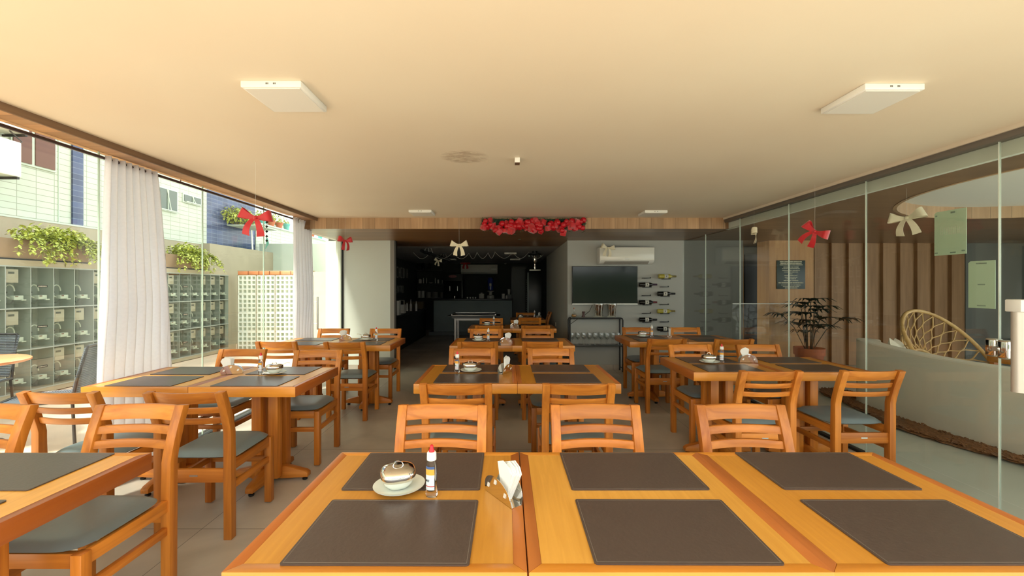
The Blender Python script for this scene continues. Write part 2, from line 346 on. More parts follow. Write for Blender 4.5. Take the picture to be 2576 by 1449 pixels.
bp = N.new('ShaderNodeBump'); bp.inputs['Strength'].default_value = .6; bp.inputs['Distance'].default_value = .01; L.new(ms.outputs[0], bp.inputs['Height']); L.new(bp.outputs[0], P.inputs['Normal'])
g = G(); g.box(-2.606, 3.06, -.4, BEAM, CEIL, CEIL + .2); struct('ceiling', g, cm, 'cream painted ceiling with a rough repaired patch')
g = G(); g.box(-2.78, -2.606, -.4, BEAM, EAV, EAV + .24); g.box(-3.0, -2.78, -.4, BEAM, EAV + .06, EAV + .24); struct('trim_1', g, slatw, 'narrow wooden plank eave above the left glass')
g = G(); g.box(-2.612, -2.598, -.4, BEAM, EAV - .012, CEIL); struct('trim_2', g, stripw, 'dark wooden cornice strip along the left ceiling edge')
g = G(); g.box(-2.70, 3.0, BEAM, BEAM + .03, SOF, CEIL + .1); struct('trim_3', g, beamw, 'wood clad beam face across the room')
g = G(); g.box(-2.95, GR + .04, BEAM + .03, 8.23, SOF, SOF + .3); struct('ceiling_rear', g, soffw, 'dark wooden plank soffit over the rear of the room')
g = G(); g.box(-3.1, 1.2, 8.23, 14.2, SOF - .0, SOF + .3); struct('ceiling_kitchen', g, plain('kitchen_ceiling_paint', (0.34, 0.35, 0.36), 0.7), 'grey kitchen ceiling')
# right fascia and head rail
g = G(); g.box(GR + .04, GR + .08, -1.3, BEAM + .1, SOF, CEIL + .2); struct('trim_4', g, plain('pale_fascia', (0.62, 0.66, 0.58), 0.6), 'pale fascia seen behind the right glass head')
g = G(); g.box(GR - .035, GR + .035, -1.3, BEAM, EYE + .892, EYE + .93); struct('trim_5', g, plain('grey_aluminium', (0.17, 0.15, 0.13), 0.45, 0.3), 'grey head rail of the right glass', bevel=.002)
g = G(); g.box(GR - .05, GR + .045, -1.3, BEAM, EYE + .93, CEIL); struct('trim_6', g, plain('ceiling_edge_paint', (0.66, 0.58, 0.46), 0.6), 'pale edge strip above the right head rail')
# back walls
g = G(); g.box(-2.80, -2.00, YB, YB + .12, 0.07, SOF); struct('wall_back_left', g, palewall, 'pale wall panel left of the kitchen opening')
g = G(); g.box(-2.00, -1.93, YB, YB + .16, 0, SOF); struct('trim_7', g, plain('grey_jamb', (0.20, 0.19, 0.17), 0.5), 'grey door jamb beside the kitchen opening')
g = G(); g.box(-2.80, -2.00, YB - .012, YB, 0, 0.085); struct('baseboard_left', g, floorm)
g = G(); g.box(1.04, GR + .02, YB, YB + .12, 0, SOF); g.box(1.04, 1.16, YB + .12, 11.0, 0, SOF); struct('wall_back_right', g, greywall, 'grey wall carrying the television and wine bottles')
g = G(); g.box(1.04, GR, YB - .012, YB, 0, 0.085); struct('baseboard_right', g, floorm)
# kitchen
g = G(); g.box(-3.1, 1.2, 14.0, 14.2, 0, SOF); struct('wall_kitchen_back', g, darkwall)
g = G(); g.box(-3.1, -3.0, YB + .16, 14.0, 0, SOF); struct('wall_kitchen_left', g, plain('dark_left_wall', (0.045, 0.055, 0.055), .8))
g = G(); g.box(-3.15, -3.1, YB + .1, 14.2, 0, SOF + .3); g.box(-3.1, -2.905, YB + .08, YB + .10, 0, SOF); struct('wall_outer_left', g, plasterl)
g = G(); g.box(-3.0, -1.93, YB + .12, YB + .16, 0, SOF); struct('wall_kitchen_return', g, darkwall)
g = G(); g.box(1.04, 1.16, 11.0, 14.0, 0, SOF); struct('wall_kitchen_right', g, darkwall)
# left glass: panes, rails
ys = [-1.06, -.06, .94, 1.94, 2.95, 3.955, 4.95, 5.90]
k = 1
for a, b in zip(ys[:-1], ys[1:]):
    g = G(); g.box(GL - .005, GL + .005, a + .003, b - .003, .025, EAV + .058)
    struct('window_%d' % k, g, glass); k += 1
edge = plain('glass_edge', (0.55, 0.68, 0.58), 0.2)
for y in ys[1:-1]:
    g = G(); g.box(GL - .006, GL + .006, y - .003, y + .003, .025, EAV + .058); struct('trim_edge_left', g, edge)
g = G(); g.box(GL - .03, GL + .03, -1.06, 5.9, 0.0, .022); g.box(GL - .09, GL - .065, -1.06, 5.9, 0, .014); struct('trim_8', g, blackmet, 'dark floor rails of the left glass')
# glass door beside the back wall
d = thing('door_1', 'clear glass door at the rear left', 'door', (0, 0, 0)); d['kind'] = 'structure'
g = G(); g.box(GL - .005, GL + .005, 5.91, 7.10, .02, SOF - .01); g.build('door_glass', glass, d)
g = G(); yh = 6.25; xh = GL + .05
g.tube([(xh, yh, PZ(747, yh)), (xh, yh, PZ(829, yh))], .013, 12)
for yy in (760, 815): g.tube([(xh, yh, PZ(yy, yh)), (GL + .005, yh, PZ(yy, yh))], .008, 10)
g.build('door_handle', brushed, d, smooth=40)
g = G(); g.box(GL - .03, -2.822, 7.12, YB + .1, 0, SOF); struct('trim_9', g, plain('pale_post', (.66, .74, .64), .5), 'pale frame post beside the rear glass door')
g = G(); g.box(-2.82, -2.80, YB - .02, YB + .1, 0, SOF); struct('trim_10', g, blackmet, 'thin black joint beside the pale wall')
# right glass
ysr = [-1.06, -.3, .66, 1.61, 2.57, 3.525, 4.49, 5.43, 6.37, 7.18]
for a, b in zip(ysr[:-1], ysr[1:]):
    g = G(); g.box(GR - .005, GR + .005, a + .003, b - .003, .025, (EYE + .895) if a < BEAM - .4 else SOF)
    struct('window_%d' % k, g, glassR); k += 1
for y in ysr[1:-1]:
    g = G(); g.box(GR - .006, GR + .006, y - .003, y + .003, .025, (EYE + .895) if y < BEAM else SOF); struct('trim_edge_right', g, plain('glass_edge_bright', (0.66, 0.74, 0.66), 0.15))
g = G(); g.box(GR - .025, GR + .025, -1.06, 7.18, 0, .022); struct('trim_11', g, blackmet, 'dark floor rail of the right glass')
# ================================================================== OUTSIDE LEFT
XC = -6.2
g = G(); g.box(-7.0, XC, 3.0, 9.6, 1.68, 1.76); g.box(-7.0, XC, 9.34, 9.6, 0, 1.68); g.box(-7.0, XC, 3, 9.34, 0, .07); g.box(-7.0, XC - .24, 3.0, 9.34, .07, 1.68)
struct('wall_meter', g, plaster, 'low beige wall that houses the electricity meters')
g = G(); g.box(-7.3, -7.0, -2, 12.2, 0, 2.40); struct('wall_retaining', g, plaster, 'beige retaining wall above the meters')
g = G(); g.box(-7.3, -6.995, -2, 12.2, 2.40, 2.425); struct('trim_12', g, plasterl)
# meter cabinet
cabt = thing('meter_cabinet', 'long grey cabinet of glazed electricity meter boxes in three rows on the patio wall', 'meter cabinet')
cgrey = plain('cabinet_grey', (0.30, 0.33, 0.30), 0.6, noise=.1); cgl = glassm('cover_glass', (0.93, 0.95, 0.93), 0.05)
SP = 0.2767; y0 = 9.34 - 16 * SP; rows = [1.676, 1.14, 0.604, 0.07]
g = G(); g.box(XC - .235, XC - .22, y0, 9.34, .07, 1.676)
for i in range(17): g.box(XC - .22, XC - .004, y0 + i*SP - .006, y0 + i*SP + .006, .07, 1.676)
for z in rows: g.box(XC - .22, XC + .003, y0, 9.34, z - .008, z + .008)
g.build('frame', cgrey, cabt)
metm = plain('meter_beige', (0.46, 0.40, 0.32), 0.5, noise=.1); brk = plain('breaker_pale', (0.62, 0.66, 0.58), .4); darkc = plain('cable_black', (.05, .045, .04), .5)
def box_parts():
    L_ = []
    g = G(); g.box(XC - .002, XC + .002, .010, SP - .010, .012, .524); L_.append(('cover_glass', g.mesh('cover_glass'), [cgl]))
    g = G(); g.box(XC - .16, XC - .03, .02, .16, .33, .50); g.cur = 1; g.box(XC - .03, XC - .026, .045, .115, .44, .47); L_.append(('electricity_meter', g.mesh('electricity_meter', .004), [metm, darkc]))
    g = G(); g.box(XC - .14, XC - .05, .13, .235, .11, .165); g.box(XC - .05, XC - .03, .20, .25, .10, .115); g.cur = 1; g.box(XC - .05, XC - .045, .135, .175, .145, .165); L_.append(('breaker', g.mesh('breaker', .003), [brk, plain('breaker_tag', (.16, .07, .05), .5)]))
    g = G(); pts = [(XC - .1, .12 + .055*math.cos(t), .22 + .085*math.sin(t)) for t in [PI*.0 + i*PI*1.5/12 for i in range(13)]]
    g.tube(pts, .008, 6); g.cur = 1; g.tube([(XC - .09, .10 - .07*math.cos(t), .16 - .10*math.sin(t)) for t in [i*PI/9 for i in range(10)]], .007, 6)
    g.tube([(XC - .12, .05, .34), (XC - .13, .06, .25), (XC - .12, .11, .20)], .012, 6); L_.append(('cable', g.mesh('cable', smooth=60), [brk, darkc]))
    return L_
BP = box_parts()
for n_, me, ms_ in BP:
    for m_ in ms_: me.materials.append(m_)
g = G(); g.box(XC + .002, XC + .006, .07, .19, .27, .30); lpm = g.mesh('label_plate'); lpm.materials.append(blackm)
g = G()
for i in range(7): g.box(XC + .006, XC + .0075, .08 + i*.0145, .090 + i*.0145, .279, .291)
lst = g.mesh('label_lettering'); lst.materials.append(metm)
for i in range(16):
    for r in range(3):
        for n_, me, _ in BP:
            if n_ == 'electricity_meter' and (i in (2, 11) or (r == 0 and i in (3, 4, 12))): continue
            o = bpy.data.objects.new(n_, me); COL.objects.link(o); o.parent = cabt; o.location = (0, y0 + i*SP, rows[r+1])
        if i in (2, 11):
            o = bpy.data.objects.new('label_plate', lpm); COL.objects.link(o); o.parent = cabt; o.location = (0, y0 + i*SP, rows[r+1])
            q = bpy.data.objects.new('label_lettering', lst); COL.objects.link(q); q.parent = o
# planters on ledge
def foliage(g, c, rx, ry, rz, n, L=.06, Wd=.03, droopdown=0.5):
    for _ in range(n):
        u = random.uniform(-1, 1); a = random.uniform(0, 2*PI); r = random.random() ** .4; s_ = math.sqrt(1 - u*u)
        p = Vector((c[0] + rx*r*s_*math.cos(a), c[1] + ry*r*s_*math.sin(a), c[2] + rz*r*u))
        d = Vector((random.gauss(0, 1), random.gauss(0, 1), random.gauss(0, .7) - droopdown*.3))
        g.leaf(p, d, (0, 0, 1), L*random.uniform(.6, 1.3), Wd*random.uniform(.7, 1.2), .2)
def trailer(g, gs, p, l, n=26):
    p = Vector(p); pts = [p]; d = Vector((random.uniform(.2, .6), random.uniform(-.4, .4), .3))
    for i in range(10): d += Vector((random.gauss(0, .12), random.gauss(0, .12), -.28)); d.normalize(); p = p + d * l/10; pts.append(p)
    gs.tube(pts, .003, 4)
    for i in range(n):
        q = pts[random.randrange(1, 11)]; g.leaf(q, (random.gauss(.3, .6), random.gauss(0, .8), random.gauss(-.2, .5)), (0, 0, 1), random.uniform(.04, .08), .035)
for (ya, yb, lab, yc0, yc1, nl) in ((5.15, 6.25, 'brown concrete planter with yellow-green creeper, on the ledge left of the near curtain', 5.35, 6.35, 16), (7.66, 8.75, 'brown concrete planter with yellow-green creeper, on the ledge right of the near curtain', 7.9, 8.75, 16)):
    t = thing('planter', lab, 'planter', (XC - .22, (ya+yb)/2, 1.76), 0, 'planters on the meter wall ledge'); w = (yb-ya)/2
    g = G(); g.box(-.19, -.165, -w, w, .02, .27); g.box(.165, .19, -w, w, .02, .27); g.box(-.165, .165, -w, -w + .025, .02, .27); g.box(-.165, .165, w - .025, w, .02, .27); g.box(-.165, .165, -w + .025, w - .025, .02, .23); g.build('box', conc, t)
    g = G(); g.box(-.2, .2, -w - .02, w + .02, 0, .02); g.build('base', plain('planter_gap_shade', (.03, .03, .035), .6), t)  # dark strip: shadow gap under the planter, put into colour and shape
    gf = G(); gs = G()
    m0, m1 = yc0 - (ya+yb)/2, yc1 - (ya+yb)/2
    foliage(gf, (.08, (m0+m1)/2, .36), .24, (m1-m0)/2, .15, 900, .075, .04)
    for _ in range(40): trailer(gf, gs, (.16, random.uniform(m0, m1 + .1), .32), random.uniform(.2, .55))
    f_ = gf.build('foliage', leafm, t); gs.build('stem', plain('stem_green', (.12, .14, .04), .6), t)
# neighbouring building
XF = -7.3
bt = thing('apartment_building', 'pale mint tiled building with navy tiled strips beyond the patio wall', 'building')
g = G(); g.box(-12, XF, -2, 10.2, 2.4, 10); g.build('facade', mint, bt)
g = G(); g.box(-12, XF - .02, 10.2, 12.2, 2.4, 10); g.build('navy_facade', blue, bt)
g = G(); g.box(-12, XF, 12.2, 17.5, 0, 3.27); g.build('terrace_wall', mint, bt)
g = G(); g.box(-12, XF + .06, 12.2, 17.5, 3.27, 3.31); g.build('terrace_coping', plasterl, bt)
g = G(); g.box(XF - .1, XF + .03, 7.03, 7.2, 2.43, 10); g.build('pilaster', blue, bt)
g = G()
for yy in (6.82, 7.22): g.box(XF, XF + .012, yy, yy + .012, 2.43, 6)
g.build('pilaster_trim', plasterl, bt)
brown = plain('brown_shutter', (0.12, 0.045, 0.028), .5)
w = G().box(XF, XF + .03, 6.15, 6.77, 3.26, 4.6).build('window', plasterl, bt)
g = G(); g.box(XF + .03, XF + .045, 6.17, 6.41, 3.29, 4.6); g.box(XF + .03, XF + .045, 6.46, 6.74, 3.29, 4.6); g.build('shutter', brown, w)
grw = plain('window_dark', (.10, .13, .11), .15)
for (a, b, z0, z1) in ((8.72, 9.28, 3.04, 3.54), (9.43, 10.0, 3.33, 3.54)):
    w = G().box(XF, XF + .02, a, b, z0, z1).build('window', plain('window_frame_pale', (.5, .55, .48), .4), bt)
    G().box(XF + .02, XF + .03, a + .03, b - .03, z0 + .03, z1 - .03).build('pane', grw, w)
    g = G(); m_ = (a + b) / 2
    if b - a > .56 and z1 - z0 > .4:
        zm = (z0+z1)/2; g.bar((XF + .03, a + .03, zm), (XF + .03, b - .03, zm), .02, .025); g.box(XF+.03, XF+.05, m_-.01, m_+.01, zm, z1 - .02)
        for yy in (a + .04, b - .05): g.bar((XF + .03, yy, zm), (XF + .16, yy, z0 + .04), .02, .02)
        g.bar((XF + .16, a + .03, z0 + .04), (XF + .16, b - .03, z0 + .04), .02, .02)
    else:
        g.box(XF+.03, XF+.045, m_-.01, m_+.01, z0 + .02, z1 - .02); g.bar((XF + .08, a + .03, z0 + .02), (XF + .08, b - .03, z0 + .02), .02, .02); g.bar((XF+.08, m_+.03, z0+.02), (XF+.03, m_-.02, z1-.03), .015, .015)
    g.build('sash', plasterl, w)
# condensers
def cond():
    t = thing('air_conditioner_condenser', '', 'air conditioner')
    g = G(); g.box(0, .30, -.36, .36, 0, .5); g.build('casing', plain('condenser_white', (.72, .70, .60), .5), t, bevel=.015)
    g = G()
    for i in range(9): g.tube([(.305, -.08 + .021*i*math.cos(a), .25 + .021*i*math.sin(a)) for a in [k*2*PI/24 for k in range(24)]], .003, 4, closed=True)
    g.build('fan_grille', plain('grille_grey', (.3, .3, .28), .5), t)
    g = G(); g.bar((-.02, -.3, -.02), (.32, -.3, -.02), .03, .03); g.bar((-.02, .3, -.02), (.32, .3, -.02), .03, .03); g.build('bracket', blackmet, t); return t
inst('cond', cond, 'white outdoor air conditioner unit high on the mint facade, at the left picture edge', (XF + .05, 5.75, 3.62), 0)
inst('cond', cond, 'white outdoor unit just below the other, on the mint facade at the left edge', (XF + .05, 5.65, 2.98), 0)
g = G(); g.tube([(XF+.3, 5.9, 3.62), (XF+.34, 6.02, 3.5), (XF+.3, 5.9, 3.35), (XF + .2, 5.7, 3.25)], .01, 6)
tag(g.build('condenser_hose', darkc, smooth=60), 'thin dark hose curling beneath the upper outdoor unit', 'hose')
# end wall
g = G(); g.box(-7.2, -3.16, 12.2, 12.4, 0, 2.68); g.box(-5.25, -3.16, 12.2, 12.4, 2.68, 2.95); struct('wall_end', g, plasterl, 'bright mint plaster wall closing the patio')
g = G(); g.box(-7.0, -6.8, 9.6, 12.2, 0, 2.42); struct('wall_side', g, plaster)
g = G(); g.tube([(-6.85, 11.3, 2.4), (-6.85, 11.25, 2.95)], .02, 8); tag(g.build('white_post', white, smooth=40), 'thin white post standing against the navy tiles behind the red bow', 'post')
g = G(); g.box(-7.28, -6.5, 10.9, 11.9, 3.02, 3.045); tag(g.build('terrace_shelf', plasterl), 'thin pale shelf projecting from the navy wall, under the leafy shrub', 'shelf')
# rooftop shrubs and pots
for (c, rr, n, lab) in (((-7.2, 11.35, 3.32), (.28, .72, .26), 900, 'leafy green shrub in front of the navy tiles beside the red bow'), ((-7.75, 13.6, 3.62), (.25, 1.3, .26), 900, 'sprawling green shrub above the terrace flower pots')):
    t = thing('shrub', lab, 'shrub', c); gf = G(); gs = G()
    foliage(gf, (0, 0, 0), *rr, n, .09, .05)
    for _ in range(12): gs.tube([(0, random.uniform(-.3, .3), -rr[2]), (random.uniform(-.2, .2), random.uniform(-1, 1)*rr[1]*.8, random.uniform(-.2, .2))], .007, 5)
    gf.build('foliage', leafm, t); gs.build('branch', plain('branch_brown', (.10, .07, .04), .7), t)
def pot(rad, h, mat, key):
    def mk():
        t = thing('flower_pot', '', 'flower pot')
        g = G(); g.lathe([(rad*.7, 0), (rad, h*.8), (rad*1.12, h*.8), (rad*1.12, h), (rad*.98, h), (rad*.9, h*.8)], 18); g.build('pot', mat, t, smooth=40)
        g = G(); foliage(g, (0, 0, h + .03), rad, rad, .09, 60, .07, .035); g.build('foliage', leafm, t); return t
    return mk
inst('pt', pot(.10, .2, teal, 0), 'teal flower pot on the terrace wall, nearest the red bow', (XF, 12.55, 3.31), 0, 'flower pots on the terrace wall')
inst('pc', pot(.11, .17, terra, 0), 'terracotta flower pot on the terrace wall, second from the red bow', (XF, 13.0, 3.31), 0, 'flower pots on the terrace wall')
inst('pc', None, 'terracotta flower pot on the terrace wall, third from the red bow', (XF, 13.45, 3.31), 0, 'flower pots on the terrace wall')
inst('pt', None, 'teal flower pot on the terrace wall, just left of the far curtain', (XF, 13.9, 3.31), 0, 'flower pots on the terrace wall')
inst('pc', None, 'terracotta flower pot on the terrace wall, just right of the far curtain', (XF, 15.7, 3.31), 0, 'flower pots on the terrace wall')
inst('pt', None, 'teal flower pot on the terrace wall, furthest right beyond the far curtain', (XF, 16.4, 3.31), 0, 'flower pots on the terrace wall')
# breeze block screen
YC = 9.36
sc = thing('breeze_block_screen', 'white breeze-block screen wall topped with orange bricks on the patio', 'block screen', (0, YC, 0))
blk = G(); bw = .42
def hole_plate(g, x0, z0, w, h, n, d0, d1):
    c = w / n; fr = c * .17
    for i in range(n + 1): xx = x0 + i*c; g.box(xx - fr, xx + fr, d0, d1, z0, z0 + h)
    for i in range(n + 1): zz = z0 + i*c; g.box(x0, x0 + w, d0 + .001, d1 - .001, zz - fr, zz + fr)
hole_plate(blk, .012, .012, bw - .024, bw - .024, 4, -.002, .14)
bme = blk.mesh('block', .003); bme.materials.append(plain('block_white', (.74, .78, .68), .8, noise=.05))
for i in range(4):
    for r in range(4):
        o = bpy.data.objects.new('block', bme); COL.objects.link(o); o.parent = sc; o.location = (-6.01 + i*bw, 0, PZ(882, YC) * 0 + r*bw - .04 + .04)
g = G()
for i in range(5): g.box(-6.018 + i*bw, -6.002 + i*bw, -.01, .13, 0, 1.68)
for r in range(5): g.box(-6.01, -4.33, .0, .13, r*bw - .006, r*bw + .006)
g.build('mortar', plaster, sc)
g = G()
for i in range(7): g.box(-6.0 + i*.238, -5.78 + i*.238, -.01, .13, 1.69, 1.77)
g.build('brick_course', plain('orange_brick', (.62, .24, .10), .8, noise=.2), sc, bevel=.004)
G().box(-6.01, -4.33, .0, .12, 1.68, 1.692).box(-6.01, -4.33, .0, .12, 1.77, 1.785).build('mortar_bed', plaster, sc)
g = G(); g.box(-4.33, -4.0, YC, YC + .9, 0, 1.76); struct('wall_stub', g, plain('rough_plaster', (.50, .48, .36), .9, noise=.12), 'rough plaster wall stub beside the breeze blocks')
g = G(); g.box(-4.0, -3.2, 10.2, 10.8, .80, .84); g.box(-3.98, -3.22, 10.22, 10.78, 0, .8); tag(g.build('outdoor_counter', ceram), 'low white outdoor counter seen through the rear glass door', 'counter')
# round bistro table + woven chairs on deck
t = thing('bistro_table', 'round wooden table on a black pedestal out on the deck', 'table', (-4.73, 3.65, 0))
G().lathe([(.38, .735), (.40, .745), (.40, .76), (.385, .77)], 40).build('tabletop', wood('red_wood', (.50, .15, .06), (.70, .30, .14), 'Y', coat=.3, tint=False), t, smooth=40)
G().lathe([(.24, 0), (.24, .015), (.05, .04), (.035, .3), (.05, .6), (.20, .735)], 24).build('pedestal', blackmet, t, smooth=40)
def wovenchair():
    t = thing('woven_chair', '', 'chair')
    g = G()
    for i in range(26):
        z = .47 + i*.0165; b = .24 + .05*math.sin((z-.4)*2); g.tube([(-b + 2*b*u, .22 + .05*math.sin(PI*u) + (z-.45)*.25, z) for u in [j/8 for j in range(9)]], .0075, 5)
    g.build('backrest', plain('woven_rope', (.07, .09, .11), .6), t, smooth=60)
    g = G()
    for i in range(24): y = -.24 + i*.02; g.tube([(-.24, y, .44), (0, y, .43), (.24, y, .44)], .009, 5)
    g.build('seat', plain('woven_rope', (0, 0, 0)), t, smooth=60)
    g = G()
    for x in (-.26, .26): g.tube([(x, .24, .42), (x, .27, .6), (x, .34, .90)], .012, 8); g.tube([(x, -.26, .44), (x, .24, .44)], .012, 8)
    g.tube([(-.26, -.26, .44), (.26, -.26, .44)], .012, 8); g.tube([(-.26, .34, .90), (0, .39, .91), (.26, .34, .90)], .012, 8); g.build('frame', blackmet, t, smooth=60)
    for x in (-.25, .25):
        for y in (-.25, .24): G().tube([(x, y, .44), (x*1.08, y*1.1, 0)], .012, 8).build('leg', blackmet, t, smooth=60)
    return t
inst('wc', wovenchair, 'dark woven rope chair beyond the round deck table, at the left edge', (-5.42, 4.15, 0), R(25), 'woven chairs on the deck')
inst('wc', None, 'dark woven rope chair on the deck facing the round table, partly behind the near curtain', (-4.05, 3.70, 0), R(-62), 'woven chairs on the deck')
# ================================================================== CURTAINS AND ROD
rodt = thing('curtain_rod', 'long dark metal curtain rod with ring finial under the left eave', 'curtain rod')
XR = -2.805; ZR = EYE + .900
G().tube([(XR, .3, ZR), (XR, 5.60, ZR)], .011, 10).build('rod', plain('rod_dark', (.10, .075, .075), .35, .6), rodt, smooth=60)
G().tube([(XR + .035*math.cos(a), 5.60, ZR + .035*math.sin(a)) for a in [i*2*PI/20 for i in range(20)]], .007, 8, closed=True).tube([(XR + .017*math.cos(a), 5.62, ZR + .017*math.sin(a)) for a in [i*2*PI/20 for i in range(20)]], .006, 8, closed=True).build('finial', brushed, rodt, smooth=60)
g = G()
for y in (1.2, 3.6): g.box(XR - .006, XR + .006, y - .006, y + .006, ZR, EAV)
g.build('bracket', brushed, rodt)
def curtain(lab, ya, yb, ba, bb, nf, seed):
    rnd = random.Random(seed); g = G(); nu, nv = nf*14, 34; ph = [rnd.uniform(-.5, .5) for _ in range(nf + 2)]
    am = [rnd.uniform(.7, 1.2) for _ in range(nf + 2)]
    vs = []
    for j in range(nv + 1):
        v = j / nv; z = EAV - .008 - v * (EAV - .03); e = v ** .8
        for i in range(nu + 1):
            u = i / nu; k_ = min(int(u*nf), nf - 1); y = (ya + (yb-ya)*u)*(1-e) + (ba + (bb-ba)*u)*e
            q_ = min(1, max(0, (z - .80)/.5)); w = math.sin(2*PI*nf*u + ph[k_]*.6*v) * (.026 + .022*q_*v) * min(am[k_], 1.0 + .2*q_) + .02*v*q_*math.sin(7*u + 3*v + seed)
            vs.append((XR - .012 + .02*q_ + w, y + .012*math.sin(2*PI*nf*u*1.0 + 1)*v, z))
    fs = [(j*(nu+1)+i, j*(nu+1)+i+1, (j+1)*(nu+1)+i+1, (j+1)*(nu+1)+i) for j in range(nv) for i in range(nu)]
    g.add(vs, fs); o = g.build('curtain', curtm, smooth=80)
    md = o.modifiers.new('thickness', 'SOLIDIFY'); md.thickness = .002; tag(o, lab, 'curtain', 'white voile curtains')
curtain('wide white voile curtain gathered in the middle of the left glass', 2.92, 3.36, 2.86, 3.57, 8, 3)
curtain('narrow white voile curtain at the far end of the left glass', 5.48, 6.0, 5.58, 6.14, 7, 9)

# ================================================================== LOUNGE BEYOND RIGHT GLASS
def ellipse_hole_slab(x0, x1, y0, y1, z0, z1, cx, cy, rx, ry, n=96):
    g = G(); outer = []; inner = []
    for i in range(n):
        a = 2*PI*i/n; c, s_ = math.cos(a), math.sin(a); inner.append((cx + rx*c, cy + ry*s_))
        tx = ((x1-cx) if c > 0 else (x0-cx)) / c if abs(c) > 1e-9 else 1e9; ty = ((y1-cy) if s_ > 0 else (y0-cy)) / s_ if abs(s_) > 1e-9 else 1e9
        t_ = min(tx, ty); outer.append((cx + t_*c, cy + t_*s_))
    vs = [(x, y, z) for z in (z0, z1) for x, y in outer] + [(x, y, z) for z in (z0, z1) for x, y in inner]
    fs = []
    for i in range(n):
        j = (i+1) % n
        fs += [(i, j, 2*n+j, 2*n+i), (n+i, n+j, 3*n+j, 3*n+i), (i, j, n+j, n+i), (2*n+i, 2*n+j, 3*n+j, 3*n+i)]
    return g.add(vs, fs)
EC = (5.35, 3.0, 1.88, 1.88)
g = ellipse_hole_slab(GR + .08, 9.6, .3, 8.3, SOF, SOF + .10, *EC); struct('ceiling_lounge', g, wood('lounge_soffit', (.15, .085, .045), (.25, .15, .08), 'X', rough=.3, fine=14, tint=False), 'brown wooden lounge ceiling with an oval recess')
g = G(); n = 96; vs = []
for z in (SOF - .004, SOF + .13):
    for rr in (0, .03):
        for i in range(n): a = 2*PI*i/n; vs.append((EC[0] + (EC[2]+rr-.004)*math.cos(a), EC[1] + (EC[3]+rr-.004)*math.sin(a), z))
fs = []
for i in range(n):
    j = (i+1) % n; fs += [(i, j, n+j, n+i), (2*n+i, 2*n+j, 3*n+j, 3*n+i), (i, j, 2*n+j, 2*n+i), (n+i, n+j, 3*n+j, 3*n+i)]
g.add(vs, fs); struct('trim_13', g, wood('oval_rim_wood', (.36, .22, .11), (.52, .34, .19), 'Z', rough=.5, tint=False, planks=('X', .2)), 'light wooden rim of the oval ceiling recess', smooth=30)
g = G(); g.box(GR + .08, 9.6, .3, 8.3, SOF + .13, SOF + .2); struct('ceiling_recess', g, plain('recess_white', (.66, .66, .60), .7))
g = G(); g.box(GR + .02, 4.05, YB, YB + .12, 0, SOF); g.box(4.05, 9.6, 8.25, 8.4, 0, SOF); struct('wall_lounge_back', g, plain('lounge_grey', (.12, .12, .105), .7))
g = G(); g.box(4.1, 4.62, 8.18, 8.25, 0, SOF); g.box(4.96, 5.3, 8.18, 8.25, 0, SOF); struct('wall_lounge_wood', g, panelw)
g = G(); g.box(4.66, 4.92, 8.20, 8.24, 0, 2.05); struct('door_2', g, blackm, 'dark doorway between wooden panels in the lounge')
g = G(); g.box(4.5, 5.26, YB, YB + .35, 0, SOF); struct('wall_lounge_pier', g, panelw, 'wooden pier carrying the dark notice board')
# notice board
t = thing('notice_board', 'dark green notice board with rows of pale lettering on the wooden pier', 'sign', (PX(1988.5, YB), YB - .002, PZ(691, YB)))
hw = 35.7*YB/F; G().box(-hw, hw, -.012, 0, -36*YB/F, 36*YB/F).build('board', plain('board_green', (.008, .028, .024), .4), t, bevel=.002)
g = G(); rl = random.Random(2)
for (yy, half, hh) in ((18.5, 28, 2.6), (22.5, 26.5, 2.4), (26.5, 29, 2.2), (32, 20, 2), (36, 22.5, 2), (40.5, 22, 1.8), (44.5, 17.5, 1.8), (49, 4, 1.8), (53, 17, 1.8), (57.5, 16.5, 1.8), (61.5, 13.5, 1.8), (66, 18.5, 1.8), (71.5, 31.5, 2.8), (77, 24.5, 2), (81, 20.5, 1.8), (84.5, 16, 1.8)):
    z = (51 - yy)*YB/F; x = -half; s_ = YB/F
    while x < half - 1:
        w_ = rl.uniform(.9, 1.5)
        if rl.random() < .16: x += .8
        G_ = min(x + w_, half)
        h2 = hh*rl.uniform(.75, 1)*s_/2
        g.box(x*s_, (G_)*s_, -.0145, -.012, z - h2, z + h2)
        if rl.random() < .5: g.box(x*s_, (G_+.35)*s_, -.014, -.012, z - h2*.2, z + h2*.3)
        x = G_ + .35
g.build('lettering', plain('letter_cream', (.62, .58, .42), .6), t)
# saw-tooth louvre wall
g = G(); x = PX(2045, 7.64); wv = .311
for i in range(9): g.prism([(x + i*wv, 7.60), (x + (i+1)*wv, 7.66), (x + (i+1)*wv, 7.74), (x + i*wv, 7.74)], 'Z', 0, PZ(612, 7.64))
struct('wall_lounge_louvre', g, louvw, 'tall angled brown panels lining the lounge')
g = G(); g.box(8.36, 9.6, 7.64, 7.76, 0, SOF); g.box(9.5, 9.6, 5.6, 7.64, 0, SOF); struct('wall_lounge_side', g, plain('lounge_side_grey', (.13, .14, .13), .7))
g = G(); g.box(5.26, 8.4, 7.6, 7.74, PZ(612, 7.64), SOF); struct('trim_14', g, louvw)
